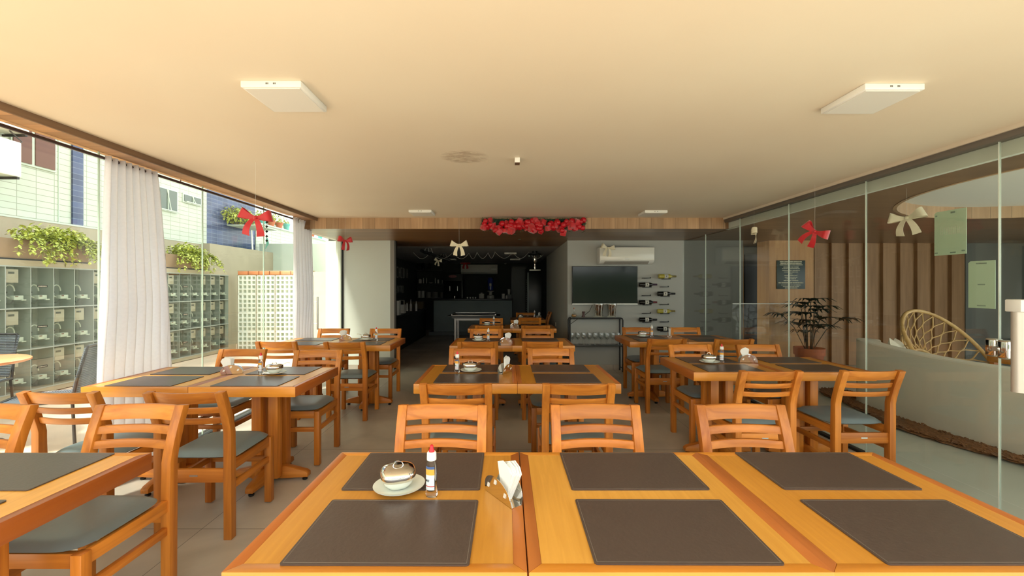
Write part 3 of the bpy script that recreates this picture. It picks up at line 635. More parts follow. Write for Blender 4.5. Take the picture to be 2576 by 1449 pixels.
# curved low wall
hwm = plain('curved_wall_plaster', (.74, .71, .60), .75, noise=.05, scale=3)
path = [(4.45, 5.22), (4.30, 5.16), (4.22, 5.0), (4.20, 4.8), (4.19, 4.4), (4.19, 4.0), (4.21, 3.5), (4.26, 3.0), (4.34, 2.4), (4.46, 1.7), (4.6, 1.0), (4.8, 0.2)]
tops = [.78, .79, .785, .76, .735, .72, .725, .73, .73, .73, .73, .73]
def catmull(P, n=6):
    out = []
    for i in range(len(P) - 1):
        p0, p1, p2, p3 = Vector(P[max(i-1, 0)]), Vector(P[i]), Vector(P[i+1]), Vector(P[min(i+2, len(P)-1)])
        for k_ in range(n):
            t_ = k_/n; out.append(.5*((2*p1) + (p2-p0)*t_ + (2*p0-5*p1+4*p2-p3)*t_*t_ + (3*p1-p0-3*p2+p3)*t_**3))
    out.append(Vector(P[-1])); return out
pp = catmull([(x, y, z) for (x, y), z in zip(path, tops)])
g = G(); vs = []; m = len(pp)
for i, p in enumerate(pp):
    d = (pp[min(i+1, m-1)] - pp[max(i-1, 0)]); d.z = 0; d.normalize(); nr = Vector((-d.y, d.x, 0)) * 1.0
    if nr.x < 0 and i > 12: pass
    q = p + nr*.18; vs += [(p.x, p.y, 0), (q.x, q.y, 0), (q.x, q.y, p.z - .012), (q.x - nr.x*.02, q.y - nr.y*.02, p.z), (p.x + nr.x*.02, p.y + nr.y*.02, p.z), (p.x, p.y, p.z - .012)]
fs = [(0, 1, 2, 3, 4, 5), tuple((m-1)*6 + k_ for k_ in (5, 4, 3, 2, 1, 0))]
for i in range(m-1):
    for k_ in range(6): fs.append((i*6+k_, (i+1)*6+k_, (i+1)*6+(k_+1)%6, i*6+(k_+1)%6))
g.add(vs, fs); struct('wall_lounge_curved', g, hwm, 'low curved pale wall sweeping through the lounge', smooth=30)
# bark strip
bk = plain('bark_chips', (.21, .10, .045), .95, noise=.9, scale=60, bump=1.0)
bpath = catmull([(4.5, 5.75, 0), (4.3, 5.72, 0), (4.16, 5.55, 0), (4.1, 5.2, 0), (4.0, 4.7, 0), (3.88, 4.2, 0), (3.93, 3.8, 0), (4.02, 3.45, 0), (4.08, 3.2, 0), (4.16, 2.7, 0), (4.26, 2.1, 0), (4.4, 1.4, 0)])
ipath = catmull([(4.6, 5.3, 0), (4.5, 5.25, 0), (4.3, 5.18, 0), (4.22, 5.0, 0), (4.2, 4.6, 0), (4.19, 4.2, 0), (4.2, 3.8, 0), (4.21, 3.5, 0), (4.24, 3.2, 0), (4.30, 2.7, 0), (4.4, 2.1, 0), (4.52, 1.4, 0)])
g = G(); vs = []; m = len(bpath); rb = random.Random(5)
for i in range(m):
    for j in range(7):
        p = bpath[i].lerp(ipath[i], j/6); h = (.012 + .028*math.sin(PI*min(j, 5)/6)) + rb.uniform(-.006, .008)
        vs.append((p.x + rb.uniform(-.01, .01), p.y, max(h, .004)))
g.add(vs, [(i*7+j, (i+1)*7+j, (i+1)*7+j+1, i*7+j+1) for i in range(m-1) for j in range(6)])
for _ in range(2600):
    i = rb.randrange(m-1); p = bpath[i].lerp(ipath[i], rb.random()*.92 + .02).lerp(bpath[i+1].lerp(ipath[i+1], .5), .0); a = rb.uniform(0, PI)
    g.bar((p.x, p.y + rb.uniform(-.04, .04), .03), (p.x + .028*math.cos(a), p.y + .028*math.sin(a), rb.uniform(.03, .045)), .012, .007)
tag(g.build('bark_mulch', bk), 'brown bark chips strewn along the foot of the curved wall', 'bark mulch', kind='stuff')
# cushion
g = G(); vs = []; nn = 14
for s_ in (1, -1):
    for i in range(nn+1):
        for j in range(nn+1):
            u, v = i/nn*2-1, j/nn*2-1; h = (1-u**4)*(1-v**4)
            vs.append((u*.22*(1-.08*v*v), s_*.07*h, v*.2*(1-.1*u*u) + .02*math.sin(5*u)))
M_ = (nn+1)**2
fs = [(s_*M_ + i*(nn+1)+j, s_*M_ + (i+1)*(nn+1)+j, s_*M_ + (i+1)*(nn+1)+j+1, s_*M_ + i*(nn+1)+j+1) for s_ in (0, 1) for i in range(nn) for j in range(nn)]
g.add(vs, fs); o = g.build('cushion', plain('cushion_cream', (.66, .62, .50), .9), smooth=60); o.location = (4.60, 4.93, .60); o.rotation_euler = (R(-12), R(8), R(35))
tag(o, 'cream throw cushion peeping over the curved lounge wall', 'cushion')
g = G(); g.box(4.44, 4.78, 4.62, 5.1, .30, .41); g.box(4.47, 4.75, 4.65, 5.07, 0, .30); tag(g.build('bench', plain('bench_dark', (.08, .06, .05), .7), bevel=.01), 'dark low seat behind the curved lounge wall, under the cushion', 'bench')
# rattan bowl chair
C0 = Vector((PX(2392, 4.95), 4.95, 0)); C0.z = PZ(890, 4.95)
t = thing('rattan_chair', 'round open-weave rattan bowl chair tilted above the curved lounge wall', 'chair', (C0.x, C0.y, 0))
u_ = Vector((.92, 0, -.39)).normalized(); v_ = Vector((.304, .626, .718)).normalized(); a_ = u_.cross(v_).normalized()
c_ = Vector((0, 0, C0.z))
def ring(c, r, n=48): return [c + (u_*math.cos(2*PI*i/n) + v_*math.sin(2*PI*i/n))*r for i in range(n)]
G().tube(ring(c_, .60), .021, 10, closed=True).build('rim', rattan, t, smooth=60)
ci = c_ - a_*.26; G().tube(ring(ci, .19, 36), .018, 10, closed=True).build('inner_ring', rattan, t, smooth=60)
g = G(); ns = 24
for k_ in range(ns):
    for sg in (1, -1):
        pts = []
        for i in range(17):
            s_ = i/16; th = 2*PI*k_/ns + sg*(PI/ns)*(.5 - .5*math.cos(2*PI*s_*2)) ; r_ = .60 + (.19-.60)*s_; dp = .26*(1-(1-s_)**2)
            pts.append(c_ - a_*dp + (u_*math.cos(th) + v_*math.sin(th))*r_)
        g.tube(pts, .0085, 5)
g.build('lattice', rattan, t, smooth=60)
g = G()
low = c_ - a_*.26
for th in (0, 1.57, 3.14, 4.71):
    p = low + Vector((math.cos(th), math.sin(th), 0))*.15; g.tube([p, (math.cos(th)*.32, math.sin(th)*.32, 0)], .017, 8)
g.tube([(math.cos(a)*.30, math.sin(a)*.30, .04) for a in [i*2*PI/24 for i in range(24)]], .015, 8, closed=True); g.build('base', rattan, t, smooth=60)
t = thing('side_table', 'small orange wooden table behind the chrome lock in the lounge', 'table', (6.02, 4.75, 0))
G().box(-.3, .42, -.25, .25, .53, .60).build('tabletop', rimX, t, bevel=.006)
for x in (-.26, .38):
    for y in (-.21, .21): G().box(x-.022, x+.022, y-.022, y+.022, 0, .53).build('leg', woodZ, t)
# palm in pot
pc = Vector((4.72, 6.55, 0)); t = thing('potted_palm', 'dark fan palm in a terracotta pot beside the wooden pier', 'potted palm', pc)
G().lathe([(.13, 0), (.19, .36), (.205, .36), (.21, .47), (.185, .47), (.18, .42)], 28).build('pot', terra, t, smooth=35)
G().lathe([(.17, .43), (.1, .44), (.0001, .445)], 20).build('soil', bk, t)
gs = G(); gl_ = G(); rp_ = random.Random(11)
for k_ in range(15):
    a = rp_.uniform(0, 2*PI); h = rp_.uniform(.62, 1.22); r_ = rp_.uniform(.05, .30)*(1.25 if h > .8 else 1.3); b = Vector((.05*math.cos(a), .05*math.sin(a), .44)); e = Vector((r_*math.cos(a), r_*math.sin(a), h))
    md_ = b.lerp(e, .5) + Vector((0, 0, .08)); gs.tube([b, md_, e], .006, 5)
    out = Vector((math.cos(a), math.sin(a), .25))
    for q in range(10):
        an = (q - 4.5)*.27; dd = Matrix.Rotation(an, 3, 'Z') @ out; L1 = rp_.uniform(.22, .34)
        gl_.ribbon([e, e + dd*L1*.4 + Vector((0, 0, .02)), e + dd*L1*.75 - Vector((0, 0, .01)), e + dd*L1 - Vector((0, 0, .08))], Vector((-dd.y, dd.x, .1)).normalized(), [.008, .044, .034, .004], .0015)
gs.build('stem', plain('palm_stem', (.06, .05, .03), .7), t); gl_.build('foliage', leafd, t)
t = thing('glass_balustrade', 'low glass balustrade with a thin pale top edge before the dark lounge doorway', 'balustrade', (PX(1916, 6.9), 6.9, 0)); wq = 74*6.9/F
G().box(-wq, wq, -.01, .01, PZ(764.5, 6.9), PZ(763, 6.9)).build('top_rail', plain('rail_dim', (.40, .40, .36), .3, .5), t)
G().box(-wq, wq, -.004, .004, 0, PZ(764.5, 6.9)).build('pane', glassm('balustrade_glass', (.95, .96, .95), .01, 12), t)
# posters on glass and door hardware
def poster(lab, ya, yb, z0, z1, tapes, mk):
    t = thing('poster', lab, 'poster', (GR + .008, (ya+yb)/2, (z0+z1)/2)); w = (ya-yb)/2; h = (z1-z0)/2
    g = G(); c = .012; g.prism([(-w, -h), (w, -h), (w, h - c), (w - c, h), (-w, h)], 'X', 0, .0025); g.build('sheet', plain('poster_paper', (.52, .68, .50), .7, noise=.04), t)
    g = G()
    for (y, z, hw_, hh_) in tapes: g.box(-.0015, 0, y - hw_, y + hw_, z - hh_, z + hh_)
    g.build('tape', plain('tape_grey', (.25, .34, .27), .5), t)
    if mk:
        g = G(); rr_ = random.Random(4)
        for i in range(5):
            y = .055 - i*.027
            g.box(-.001, 0, y - .010, y - .006, -.012, .038); g.box(-.001, 0, y + .004, y + .008, -.012, .038)
            g.box(-.001, 0, y - .006, y + .004, .030 if i % 2 else .010, .036 if i % 2 else .016); g.box(-.001, 0, y - .006, y + .004, -.012, -.006)
        g.build('faint_lettering', plain('faint_print', (.58, .68, .54), .7), t)
poster('pale green poster with faint show-through lettering taped to the right glass', 2.97, 2.763, 1.633, 1.938, [(-.02, .135, .014, .006), (-.02, -.138, .018, .004), (.09, -.135, .01, .004), (-.085, -.13, .01, .004), (.09, .125, .006, .005)], True)
poster('blank pale green sheet taped lower on the right glass, nearest the chrome lock', 2.752, 2.60, 1.277, 1.58, [(.0, .135, .03, .004), (.0, -.0, .02, .0035), (.0, -.135, .024, .004)], False)
t = thing('door_lock', 'chrome lock block clamped on the right glass joint', 'lock', (GR, 2.565, PZ(877, 2.57)))
G().box(-.03, .03, .004, .065, -.052, .06).build('keep', steel, t, bevel=.012, seg=3)
G().box(-.03, .03, -.060, -.002, -.058, .056).build('lock_case', steel, t, bevel=.012, seg=3)
G().lathe([(.015, -.036), (.015, -.03)], 16, tilt=Matrix.Rotation(R(90), 3, 'Y').to_3x3() @ Matrix.Identity(3)).build('keyhole', brushed, t)
t = thing('door_handle_bar', 'thick white-capped pull handle cut by the right picture edge', 'handle', (GR - .05, 2.435, 0))
G().tube([(0, 0, PZ(985, 2.45)), (0, 0, PZ(783, 2.45))], .029, 20).build('bar', plain('satin_bar', (.62, .58, .52), .4, .35), t, smooth=60)
G().box(-.04, .05, -.045, .035, PZ(784, 2.45), PZ(753, 2.45)).build('cap', white, t, bevel=.006)
G().tube([(.05, 0, PZ(960, 2.45)), (0, 0, PZ(960, 2.45))], .012, 10).build('standoff', brushed, t)

# ================================================================== CEILING FIXTURES
def lamp():
    t = thing('ceiling_light', '', 'ceiling light'); s_ = .14
    G().box(-s_, s_, -s_, s_, -.03, 0).build('frame', white, t, bevel=.004)
    g = G(); g.box(-s_+.012, s_-.012, -s_+.012, s_-.012, -.033, -.030); g.build('diffuser', plain('diffuser', (.72, .70, .64), .5), t)
    g = G()
    for i in (-3, -2, -1, 1, 2, 3): x = i*.0045 + (.008 if i > 0 else -.008); g.box(x - .0012, x + .0012, -s_ - .0008, -s_, -.018, -.010)
    g.build('vent_slot', blackm, t); return t
gL = 'square white surface ceiling lights'
inst('lamp', lamp, 'square white ceiling light, the large near one on the left', (-1.09, 2.075, CEIL), 0, gL)
inst('lamp', lamp, 'square white ceiling light, the large near one on the right', (1.815, 2.10, CEIL), 0, gL)
inst('lamp', lamp, 'square white ceiling light, small far one left of the red garland', (-1.07, 5.30, CEIL), 0, gL)
inst('lamp', lamp, 'square white ceiling light, small far one right of the red garland', (1.85, 5.33, CEIL), 0, gL)
inst('lamp', lamp, 'white kitchen ceiling light seen edge-on, nearest the beam', (PX(1284, 9.7), 9.8, SOF), 0, gL)
inst('lamp', lamp, 'white kitchen ceiling light seen edge-on, above the black fridge', (PX(1296, 11.9), 11.9, SOF), 0, gL)
inst('lamp', lamp, 'white kitchen ceiling light seen edge-on, above the black drinks machine', (PX(1134, 11.9), 11.9, SOF), 0, gL)
t = thing('motion_sensor', 'tiny white and brown ceiling sensor box in the middle of the ceiling', 'sensor', (.077, 3.1, CEIL))
G().box(-.019, .019, -.02, .05, -.035, 0).build('housing', white, t, bevel=.003); G().box(-.018, .018, -.016, .046, -.039, -.035).build('lens', plain('lens_brown', (.16, .10, .07), .3), t)

# ================================================================== CHAIRS
def zlean(z): return 0.0 if z < .60 else .075*((z-.60)/.24)**1.25
def chair():
    t = thing('dining_chair', '', 'chair')
    for sx in (-1, 1):
        x = sx*.192; poly = [(-.024, 0), (.021, 0), (.024, .44)]; zs = [.56, .60, .64, .70, .76, .838]
        poly += [(.024 + zlean(z), z) for z in zs] + [(-.016 + zlean(.84), .845)] + [(-.020 + zlean(z), z) for z in reversed(zs[:-1])] + [(-.024, .44)]
        g = G(); g.prism(poly, 'X', x - .0215, x + .0215); g.build('rear_leg', woodZ, t, bevel=.0025)
        G().box(x - .021, x + .021, -.424, -.382, .006, .43).build('front_leg', woodZ, t, bevel=.003)
        G().box(x - .016, x + .016, -.43, -.36, .0, .006).build('glide', blackm, t) if False else None
        G().box(x - .011, x + .011, -.382, -.024, .268, .305).build('side_stretcher', woodY, t, bevel=.002)
        G().box(x - .012, x + .012, -.382, -.024, .375, .43).build('side_apron', woodY, t, bevel=.002)
    def slat(z0, z1, th, bow, nm):
        g = G(); n = 14; vs = []
        for i in range(n+1):
            u = i/n*2 - 1; x = u*.1705; b = bow*(1-u*u)
            for (z, s_) in ((z0, -1), (z0, 1), (z1, 1), (z1, -1)): vs.append((x, zlean(z) + b + s_*th/2 - .002, z))
        fs = [(3, 2, 1, 0), (n*4, n*4+1, n*4+2, n*4+3)]
        for i in range(n):
            for k_ in range(4): fs.append((i*4+k_, (i+1)*4+k_, (i+1)*4+(k_+1)%4, i*4+(k_+1)%4))
        g.add(vs, fs); g.build(nm, woodX, t, bevel=.0025)
    slat(.776, .840, .020, .030, 'top_rail'); slat(.716, .751, .017, .030, 'back_slat'); slat(.653, .688, .017, .030, 'back_slat')
    G().box(-.171, .171, -.414, -.390, .375, .43).build('front_apron', woodX, t, bevel=.002)
    G().box(-.171, .171, -.412, -.392, .268, .302).build('front_stretcher', woodX, t, bevel=.002)
    r_ = G().box(-.171, .171, -.010, .012, .318, .392).build('rear_rail', woodX, t, bevel=.002)
    G().box(-.022, .022, .012, .0135, .352, .362).build('nameplate', brushed, r_)
    # cushion
    g = G(); n = 16; vs = []
    def prof(i, j):
        u, v = i/n*2 - 1, j/n*2 - 1
        k_ = max(abs(u), abs(v)); q = (abs(u)**5 + abs(v)**5)**.2 or 1e-6; sc_ = k_/q
        x, y = u*sc_*.206, v*sc_*.204; e = max(0, 1 - k_**3.5); return x, y - .228, e
    for top in (1, 0):
        for i in range(n+1):
            for j in range(n+1):
                x, y, e = prof(i, j); vs.append((x, y, .4455 + (.033*e**.5 if top else -.014*min(1, e*6))))
    M_ = (n+1)**2
    g.add(vs, [(s_*M_ + i*(n+1)+j, s_*M_ + (i+1)*(n+1)+j, s_*M_ + (i+1)*(n+1)+j+1, s_*M_ + i*(n+1)+j+1) for s_ in (0, 1) for i in range(n) for j in range(n)])
    g.build('seat', seatm, t, smooth=70); return t
GC = 'wooden slat-back dining chairs'
CH = [ # X, Ytop, away?, label
 (-.310, 2.03, 0, 'wooden chair behind the front centre tables, left of the three facing us'),
 (.425, 2.03, 0, 'wooden chair behind the front centre tables, middle of the three facing us'),
 (1.125, 2.03, 0, 'wooden chair behind the front centre tables, right of the three facing us'),
 (-.300, 2.47, 1, 'wooden chair at near side of second centre table row, left, back to us'),
 (.425, 2.47, 1, 'wooden chair at near side of second centre table row, right, back to us'),
 (-.318, 3.90, 0, 'wooden chair at far side of second centre table row, left, facing us'),
 (.407, 3.90, 0, 'wooden chair at far side of second centre table row, right, facing us'),
 (-.305, 4.40, 1, 'wooden chair at near side of third centre table row, left, back to us'),
 (.375, 4.40, 1, 'wooden chair at near side of third centre table row, right, back to us'),
 (-.287, 5.74, 0, 'wooden chair at far side of third centre table row, left, facing us'),
 (.425, 5.74, 0, 'wooden chair at far side of third centre table row, right, facing us'),
 (-.267, 6.28, 1, 'wooden chair at near side of fourth centre table row, left, back to us'),
 (.431, 6.28, 1, 'wooden chair at near side of fourth centre table row, right, back to us'),
 (-.285, 7.74, 0, 'wooden chair at far side of fourth centre table row, beside the steel cart'),
 (.433, 7.90, 1, 'wooden chair at near side of the last centre table, back to us'),
 (.420, 9.45, 0, 'wooden chair at far side of the last centre table, facing us'),
 (-1.765, 2.03, 0, 'large wooden chair tucked behind the cropped front left table, whole seat visible'),
 (-2.50, 2.03, 0, 'wooden chair behind the front left table, cut by the left picture edge'),
 (-1.750, 2.28, 1, 'wooden chair at near side of middle left tables, right one, back to us'),
 (-2.435, 2.28, 1, 'wooden chair at near side of middle left tables, left one, back to us'),
 (-1.70, 3.80, 0, 'wooden chair at far side of middle left tables, right one, facing us'),
 (-2.425, 3.86, 0, 'wooden chair at far side of middle left tables, left one, facing us'),
 (-1.69, 4.36, 1, 'wooden chair at near side of rear left tables, right one, back to us'),
 (-2.42, 4.40, 1, 'wooden chair at near side of rear left tables, left one, back to us'),
 (-1.666, 5.78, 0, 'wooden chair at far side of rear left tables, right one, facing us'),
 (-2.385, 5.80, 0, 'wooden chair at far side of rear left tables, left one, facing us'),
 (1.80, 2.86, 1, 'wooden chair at near side of middle right tables, left one, back to us'),
 (2.50, 2.87, 1, 'wooden chair at near side of middle right tables, right one beside the glass'),
 (1.817, 4.17, 0, 'wooden chair at far side of middle right tables, left one, facing us'),
 (2.49, 4.17, 0, 'wooden chair at far side of middle right tables, right one, facing us'),
 (1.77, 4.63, 1, 'wooden chair at near side of rear right tables, left one, back to us'),
 (2.50, 4.61, 1, 'wooden chair at near side of rear right tables, right one, back to us'),
 (1.85, 5.955, 0, 'wooden chair at far side of rear right tables, left one, by the console'),
 (2.52, 5.95, 0, 'wooden chair at far side of rear right tables, right one, below the wine bottles')]
rc = random.Random(3)
for X_, YT, away, lab in CH:
    rz = (PI if away else 0) + R(rc.uniform(-1.2, 1.2))
    o = inst('chair', chair, lab, (X_, YT + (.075 if away else -.075), 0), rz, GC)
    tv = rc.uniform(.88, 1.1); sky_pink = (not away) and YT < 4.2 and abs(X_) < 1.9 and X_ > -1  # pink tint puts the reflected sky into the wood colour
    for c in o.children: c.color = (tv, tv*(1.0 if not sky_pink else .98), tv, 1)
o = inst('chair', chair, 'wooden chair turned sideways against the grey corridor wall by the fridge', (.93, 9.75, 0), R(-90), GC)

# ================================================================== TABLES
def table_unit():
    t = thing('dining_table', '', 'table'); w = .3495; r_ = .032
    G().box(-w+r_, w-r_, -w+r_, w-r_, .722, .7595).build('table_panel', veneer, t)
    for s_ in (-1, 1):
        g = G(); yo, yi = s_*w, s_*(w-r_); g.prism([(-w, yo), (w, yo), (w-r_, yi), (-w+r_, yi)], 'Z', .694, .760); g.build('edge_band', rimX, t, bevel=.0018)
        g = G(); xo, xi = s_*w, s_*(w-r_); g.prism([(xo, -w), (xo, w), (xi, w-r_), (xi, -w+r_)], 'Z', .694, .760); g.build('side_band', rimY, t, bevel=.0018)
    for sx in (-1, 1):
        for sy in (-1, 1): G().box(sx*.06-.033, sx*.06+.033, sy*.06-.033, sy*.06+.033, .04 if False else .045, .722).build('post', woodZ, t, bevel=.0025)
    prof = [(-.275, .028), (-.275, .055), (-.255, .07), (-.12, .105), (.12, .105), (.255, .07), (.275, .055), (.275, .028), (.09, .018), (-.09, .018)]
    f1 = G().prism(prof, 'Y', -.0265, .0265).build('foot', woodX, t, bevel=.003)
    prof2 = [(a, b + .0) for a, b in prof]
    f2a = G().prism([(p[0], p[1]) for p in prof2], 'X', -.0262, .0262).build('foot', woodY, t, bevel=.003)
    for f, ps in ((f1, ((-.245, 0), (.245, 0))), (f2a, ((0, -.245), (0, .245)))):
        for x, y in ps: G().lathe([(.014, 0), (.018, .004), (.018, .014), (.008, .016), (.008, .032)], 12, (x, y, 0)).build('glide', blackm, f, smooth=40)
    return t
def mat_mesh():
    g = G(); w, h, r_ = .2225, .150, .008; poly = []
    for cx_, cy_, a0 in ((w-r_, h-r_, 0), (-w+r_, h-r_, 90), (-w+r_, -h+r_, 180), (w-r_, -h+r_, 270)):
        for k_ in range(5): a = R(a0 + k_*22.5); poly.append((cx_ + r_*math.cos(a), cy_ + r_*math.sin(a)))
    g.prism(poly, 'Z', 0, .0035)
    g.cur = 1
    for (x0, x1, y0_, y1_) in ((-w+.006, w-.006, -h+.006, -h+.0072), (-w+.006, w-.006, h-.0072, h-.006), (-w+.006, -w+.0072, -h+.006, h-.006), (w-.0072, w-.006, -h+.006, h-.006)): g.box(x0, x1, y0_, y1_, .003, .0038)
    o = g.build('placemat', [leather, seamm]); return tag(o, 'x', 'placemat')
TB = [ # xcentre, ycentre, phrase, tint (front and middle left: sheen put into the colour)
 (-.3025, 1.306, 'front centre row, left unit holding the sugar bowl', (.80, .78, .80), 'left of the front centre row'),
 (.3995, 1.306, 'front centre row, middle unit of paler wood', (.98, 1.06, 1.4), 'middle of the front centre row'),
 (1.0955, 1.306, 'front centre row, right unit', (.82, .78, .75), 'right of the front centre row'),
 (-.279, 3.172, 'second centre row, left unit', (.80, .74, .7), 'left of the second centre row'), (.421, 3.172, 'second centre row, right unit', (.84, .78, .7), 'right of the second centre row'),
 (-.29, 5.02, 'third centre row, left unit', (.8, .74, .7), 'left of the third centre row'), (.41, 5.02, 'third centre row, right unit', (.82, .76, .7), 'right of the third centre row'),
 (-.265, 6.96, 'fourth centre row, left unit', (.7, .6, .55), 'left of the fourth centre row'), (.435, 6.96, 'fourth centre row, right unit', (.7, .6, .55), 'right of the fourth centre row'),
 (.425, 8.73, 'last centre row in the kitchen corridor', (.7, .6, .55), 'in the last centre row'),
 (-1.747, 1.302, 'cropped at the bottom left corner', (1.05, 1.12, 1.35), 'at the bottom left corner'), (-2.448, 1.302, 'outside the left picture edge', (1, 1, 1), ''),
 (-1.728, 3.082, 'middle left row, right unit holding the sugar bowl', (1.05, 1.12, 1.3), 'right of the middle left row'), (-2.428, 3.082, 'middle left row, left unit by the curtain', (1.05, 1.12, 1.3), 'left of the middle left row'),
 (-1.655, 5.045, 'rear left row, right unit holding the sugar bowl', (1.0, 1.05, 1.2), 'right of the rear left row'), (-2.355, 5.045, 'rear left row, left unit by the glass', (1.0, 1.05, 1.2), 'left of the rear left row'),
 (1.778, 3.555, 'middle right row, left unit holding the sugar bowl', (.85, .80, .7), 'left of the middle right row'), (2.478, 3.555, 'middle right row, right unit by the glass', (.85, .8, .7), 'right of the middle right row'),
 (1.815, 5.345, 'rear right row, left unit holding the sugar bowl', (.75, .66, .6), 'left of the rear right row'), (2.515, 5.345, 'rear right row, right unit by the glass', (.75, .66, .6), 'right of the rear right row')]
for X_, Y_, ph, tint_, short in TB:
    o = inst('table', table_unit, 'square wooden table, ' + ph, (X_, Y_, 0), 0, 'square pedestal tables')
    for c in o.children:
        if 'panel' in c.name: c.color = (*tint_, 1)
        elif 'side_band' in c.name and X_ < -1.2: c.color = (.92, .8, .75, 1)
        else: c.color = (1, 1, 1, 1)
    if not short: continue
    for dy, wh in ((.188, 'far'), (-.178, 'near')):
        j = rc.uniform(-.006, .006)
        if 'mat' not in USED: m_ = USED['mat'] = mat_mesh()
        else: m_ = USED['mat'].copy(); COL.objects.link(m_)
        dx = {-.3025: -.007, .3995: .030, 1.0955: .018}.get(X_, j)
        m_.location = (X_ + dx, Y_ + dy + (j*.5), .7602); m_.rotation_euler = (0, 0, R(rc.uniform(-.4, .4)))
        tag(m_, 'dark brown leather placemat, %s half of the table %s' % (wh, short), None, 'brown leather placemats')

# ================================================================== TABLETOP SETS
TZ = .7605; TM = .7642
def saucer():
    g = G(); g.lathe([(.035, 0), (.045, .002), (.075, .011), (.081, .015), (.0815, .017), (.074, .0145), (.045, .006), (.0001, .005)], 40, sx=1.0, sy=.94)
    o = g.build('saucer', ceram, smooth=50); return tag(o, 'x', 'saucer')
def bowl():
    t = thing('sugar_bowl', '', 'sugar bowl')
    G().lathe([(.026, 0), (.034, .004), (.046, .018), (.0505, .030), (.048, .030), (.0001, .028)], 36, pw=2.5).build('bowl', ceram, t, smooth=50)
    G().lathe([(.0525, .030), (.0555, .038), (.0560, .047), (.0525, .056), (.047, .0605), (.030, .0655), (.0001, .068)], 40, pw=2.7).build('lid', steel, t, smooth=50)
    G().ribbon([(-.0 + .016*math.cos(a)*1.0, 0, .0655 + .016*math.sin(a)) for a in [i*PI/10 for i in range(11)]], (0, 1, 0), [.006]*11, .002).build('lid_handle', steel, t, smooth=50)
    return t
def bowl_spoon():
    t = bowl(); G().tube([(.030, .0, .045), (.060, .01, .062), (.085, .016, .072), (.105, .02, .070)], [.003, .002, .002, .003], 6).build('spoon_handle', steel, t, smooth=50); return t
def bottle(red=True):
    t = thing('sanitizer_bottle', '', 'bottle')
    G().lathe([(.016, 0), (.0185, .004), (.0185, .016), (.0165, .026), (.0160, .070), (.0165, .090), (.014, .105), (.0125, .112), (.0125, .116)], 24, sx=1.0, sy=.75).build('body', clearm('bottle_clear', (.90, .93, 1.0), 1.33), t, smooth=50)
    g = G(); m_ = 9; vs = []; zs = [.024, .034, .037, .062, .070, .088, .096]; cols = [1, 0, 0, 2, 3, 3]
    for z in zs:
        for i in range(m_): a = R(200 + i*14); vs.append((.0178*math.cos(a), .0135*math.sin(a), z))
    g.add(vs, []); b = 0
    for r in range(len(zs)-1):
        for i in range(m_-1): g.f.append([r*m_+i, r*m_+i+1, (r+1)*m_+i+1, (r+1)*m_+i]); g.mi.append([0, 1, 0, 0, 2, 3][r])
    g.build('label', [plain('label_pale', (.70, .78, .84), .5), plain('label_red', (.6, .06, .06), .5), plain('label_orange', (.85, .42, .06), .5), plain('label_blue', (.06, .12, .30), .5)], t, smooth=60)
    g = G()
    for i in range(4): a = R(214 + i*13); p = Vector((.0183*math.cos(a), .014*math.sin(a), .053)); g.bar(p - Vector((0, 0, .0035)), p + Vector((.001, 0, .0035)), .0012, .0012); g.bar(p + Vector((-.001, 0, .0)), p + Vector((.0016, -.0006, .0005)), .0012, .0012)
    g.build('label_lettering', blackm, t)
    G().lathe([(.0145, .114), (.0148, .118), (.0143, .135), (.012, .139), (.0001, .139)], 24).build('cap', paperm, t, smooth=40)
    G().lathe([(.0085, .138), (.0085, .143), (.006, .150), (.0052, .158), (.003, .160), (.0001, .160)], 16).build('nozzle', plain('nozzle_red', (.70, .015, .03), .35) if red else white, t, smooth=40)
    return t
def holder():
    t = thing('napkin_holder', '', 'napkin holder'); n = 18
    for s_ in (-1, 1):
        g = G(); vs = []; w = .072
        prof = [(w*math.cos(PI*i/n), .070*math.sin(PI*i/n)**.8) for i in range(n+1)]
        sl_ = G(); poly = [(x, z) for x, z in prof]
        yb_, yt_ = s_*.018, s_*.030
        vs = [(x, yb_ + (yt_-yb_)*z/.07 - s_*.0006, z) for x, z in poly] + [(x, yb_ + (yt_-yb_)*z/.07 + s_*.0006, z) for x, z in poly]; m_ = len(poly)
        sl_.add(vs, [tuple(range(m_)), tuple(range(m_, 2*m_))[::-1]] + [(i, (i+1) % m_, m_+(i+1) % m_, m_+i) for i in range(m_)])
        sl_.build('side_plate', steel, t, smooth=30)
    G().box(-.072, .072, -.0185, .0185, 0, .0015).build('base', steel, t)
    for s_ in (-1, 1):
        for x, z in ((-.045, .030), (0, .055), (.045, .030)):
            y = s_*(.018 + .012*z/.07 + .0012); g = G()
            g.prism([(x - .009, z - .008), (x + .003, z - .008), (x + .009, z + .008), (x - .003, z + .008)], 'Y', y - .0006, y + .0006)
            g.build('slot', plain('slot_pale', (.8, .78, .72), .4), t)
    return t
def napkins():
    g = G(); rn = random.Random(8)
    for i in range(13):
        y = -.013 + i*.0022; a = R(-12 + i*2.6 + rn.uniform(-2, 2)); c, s_ = math.cos(a), math.sin(a); L_ = .118 + rn.uniform(-.006, .006)
        pts = [(-.012, .006), (.014, .004), (.050, L_*.78), (.038, L_*.92), (.014, L_), (-.018, L_*.90)]
        vs = []
        for t_ in (-.0007, .0007):
            for x, z in pts: x2 = x*c + z*s_*.35; vs.append((x2, y*(.6 + z*5) + t_, z))
        g.add(vs, [tuple(range(6)), tuple(range(6, 12))[::-1]] + [(k_, (k_+1) % 6, 6+(k_+1) % 6, 6+k_) for k_ in range(6)])
    o = g.build('paper_napkins', paperm); return tag(o, 'x', 'napkins')
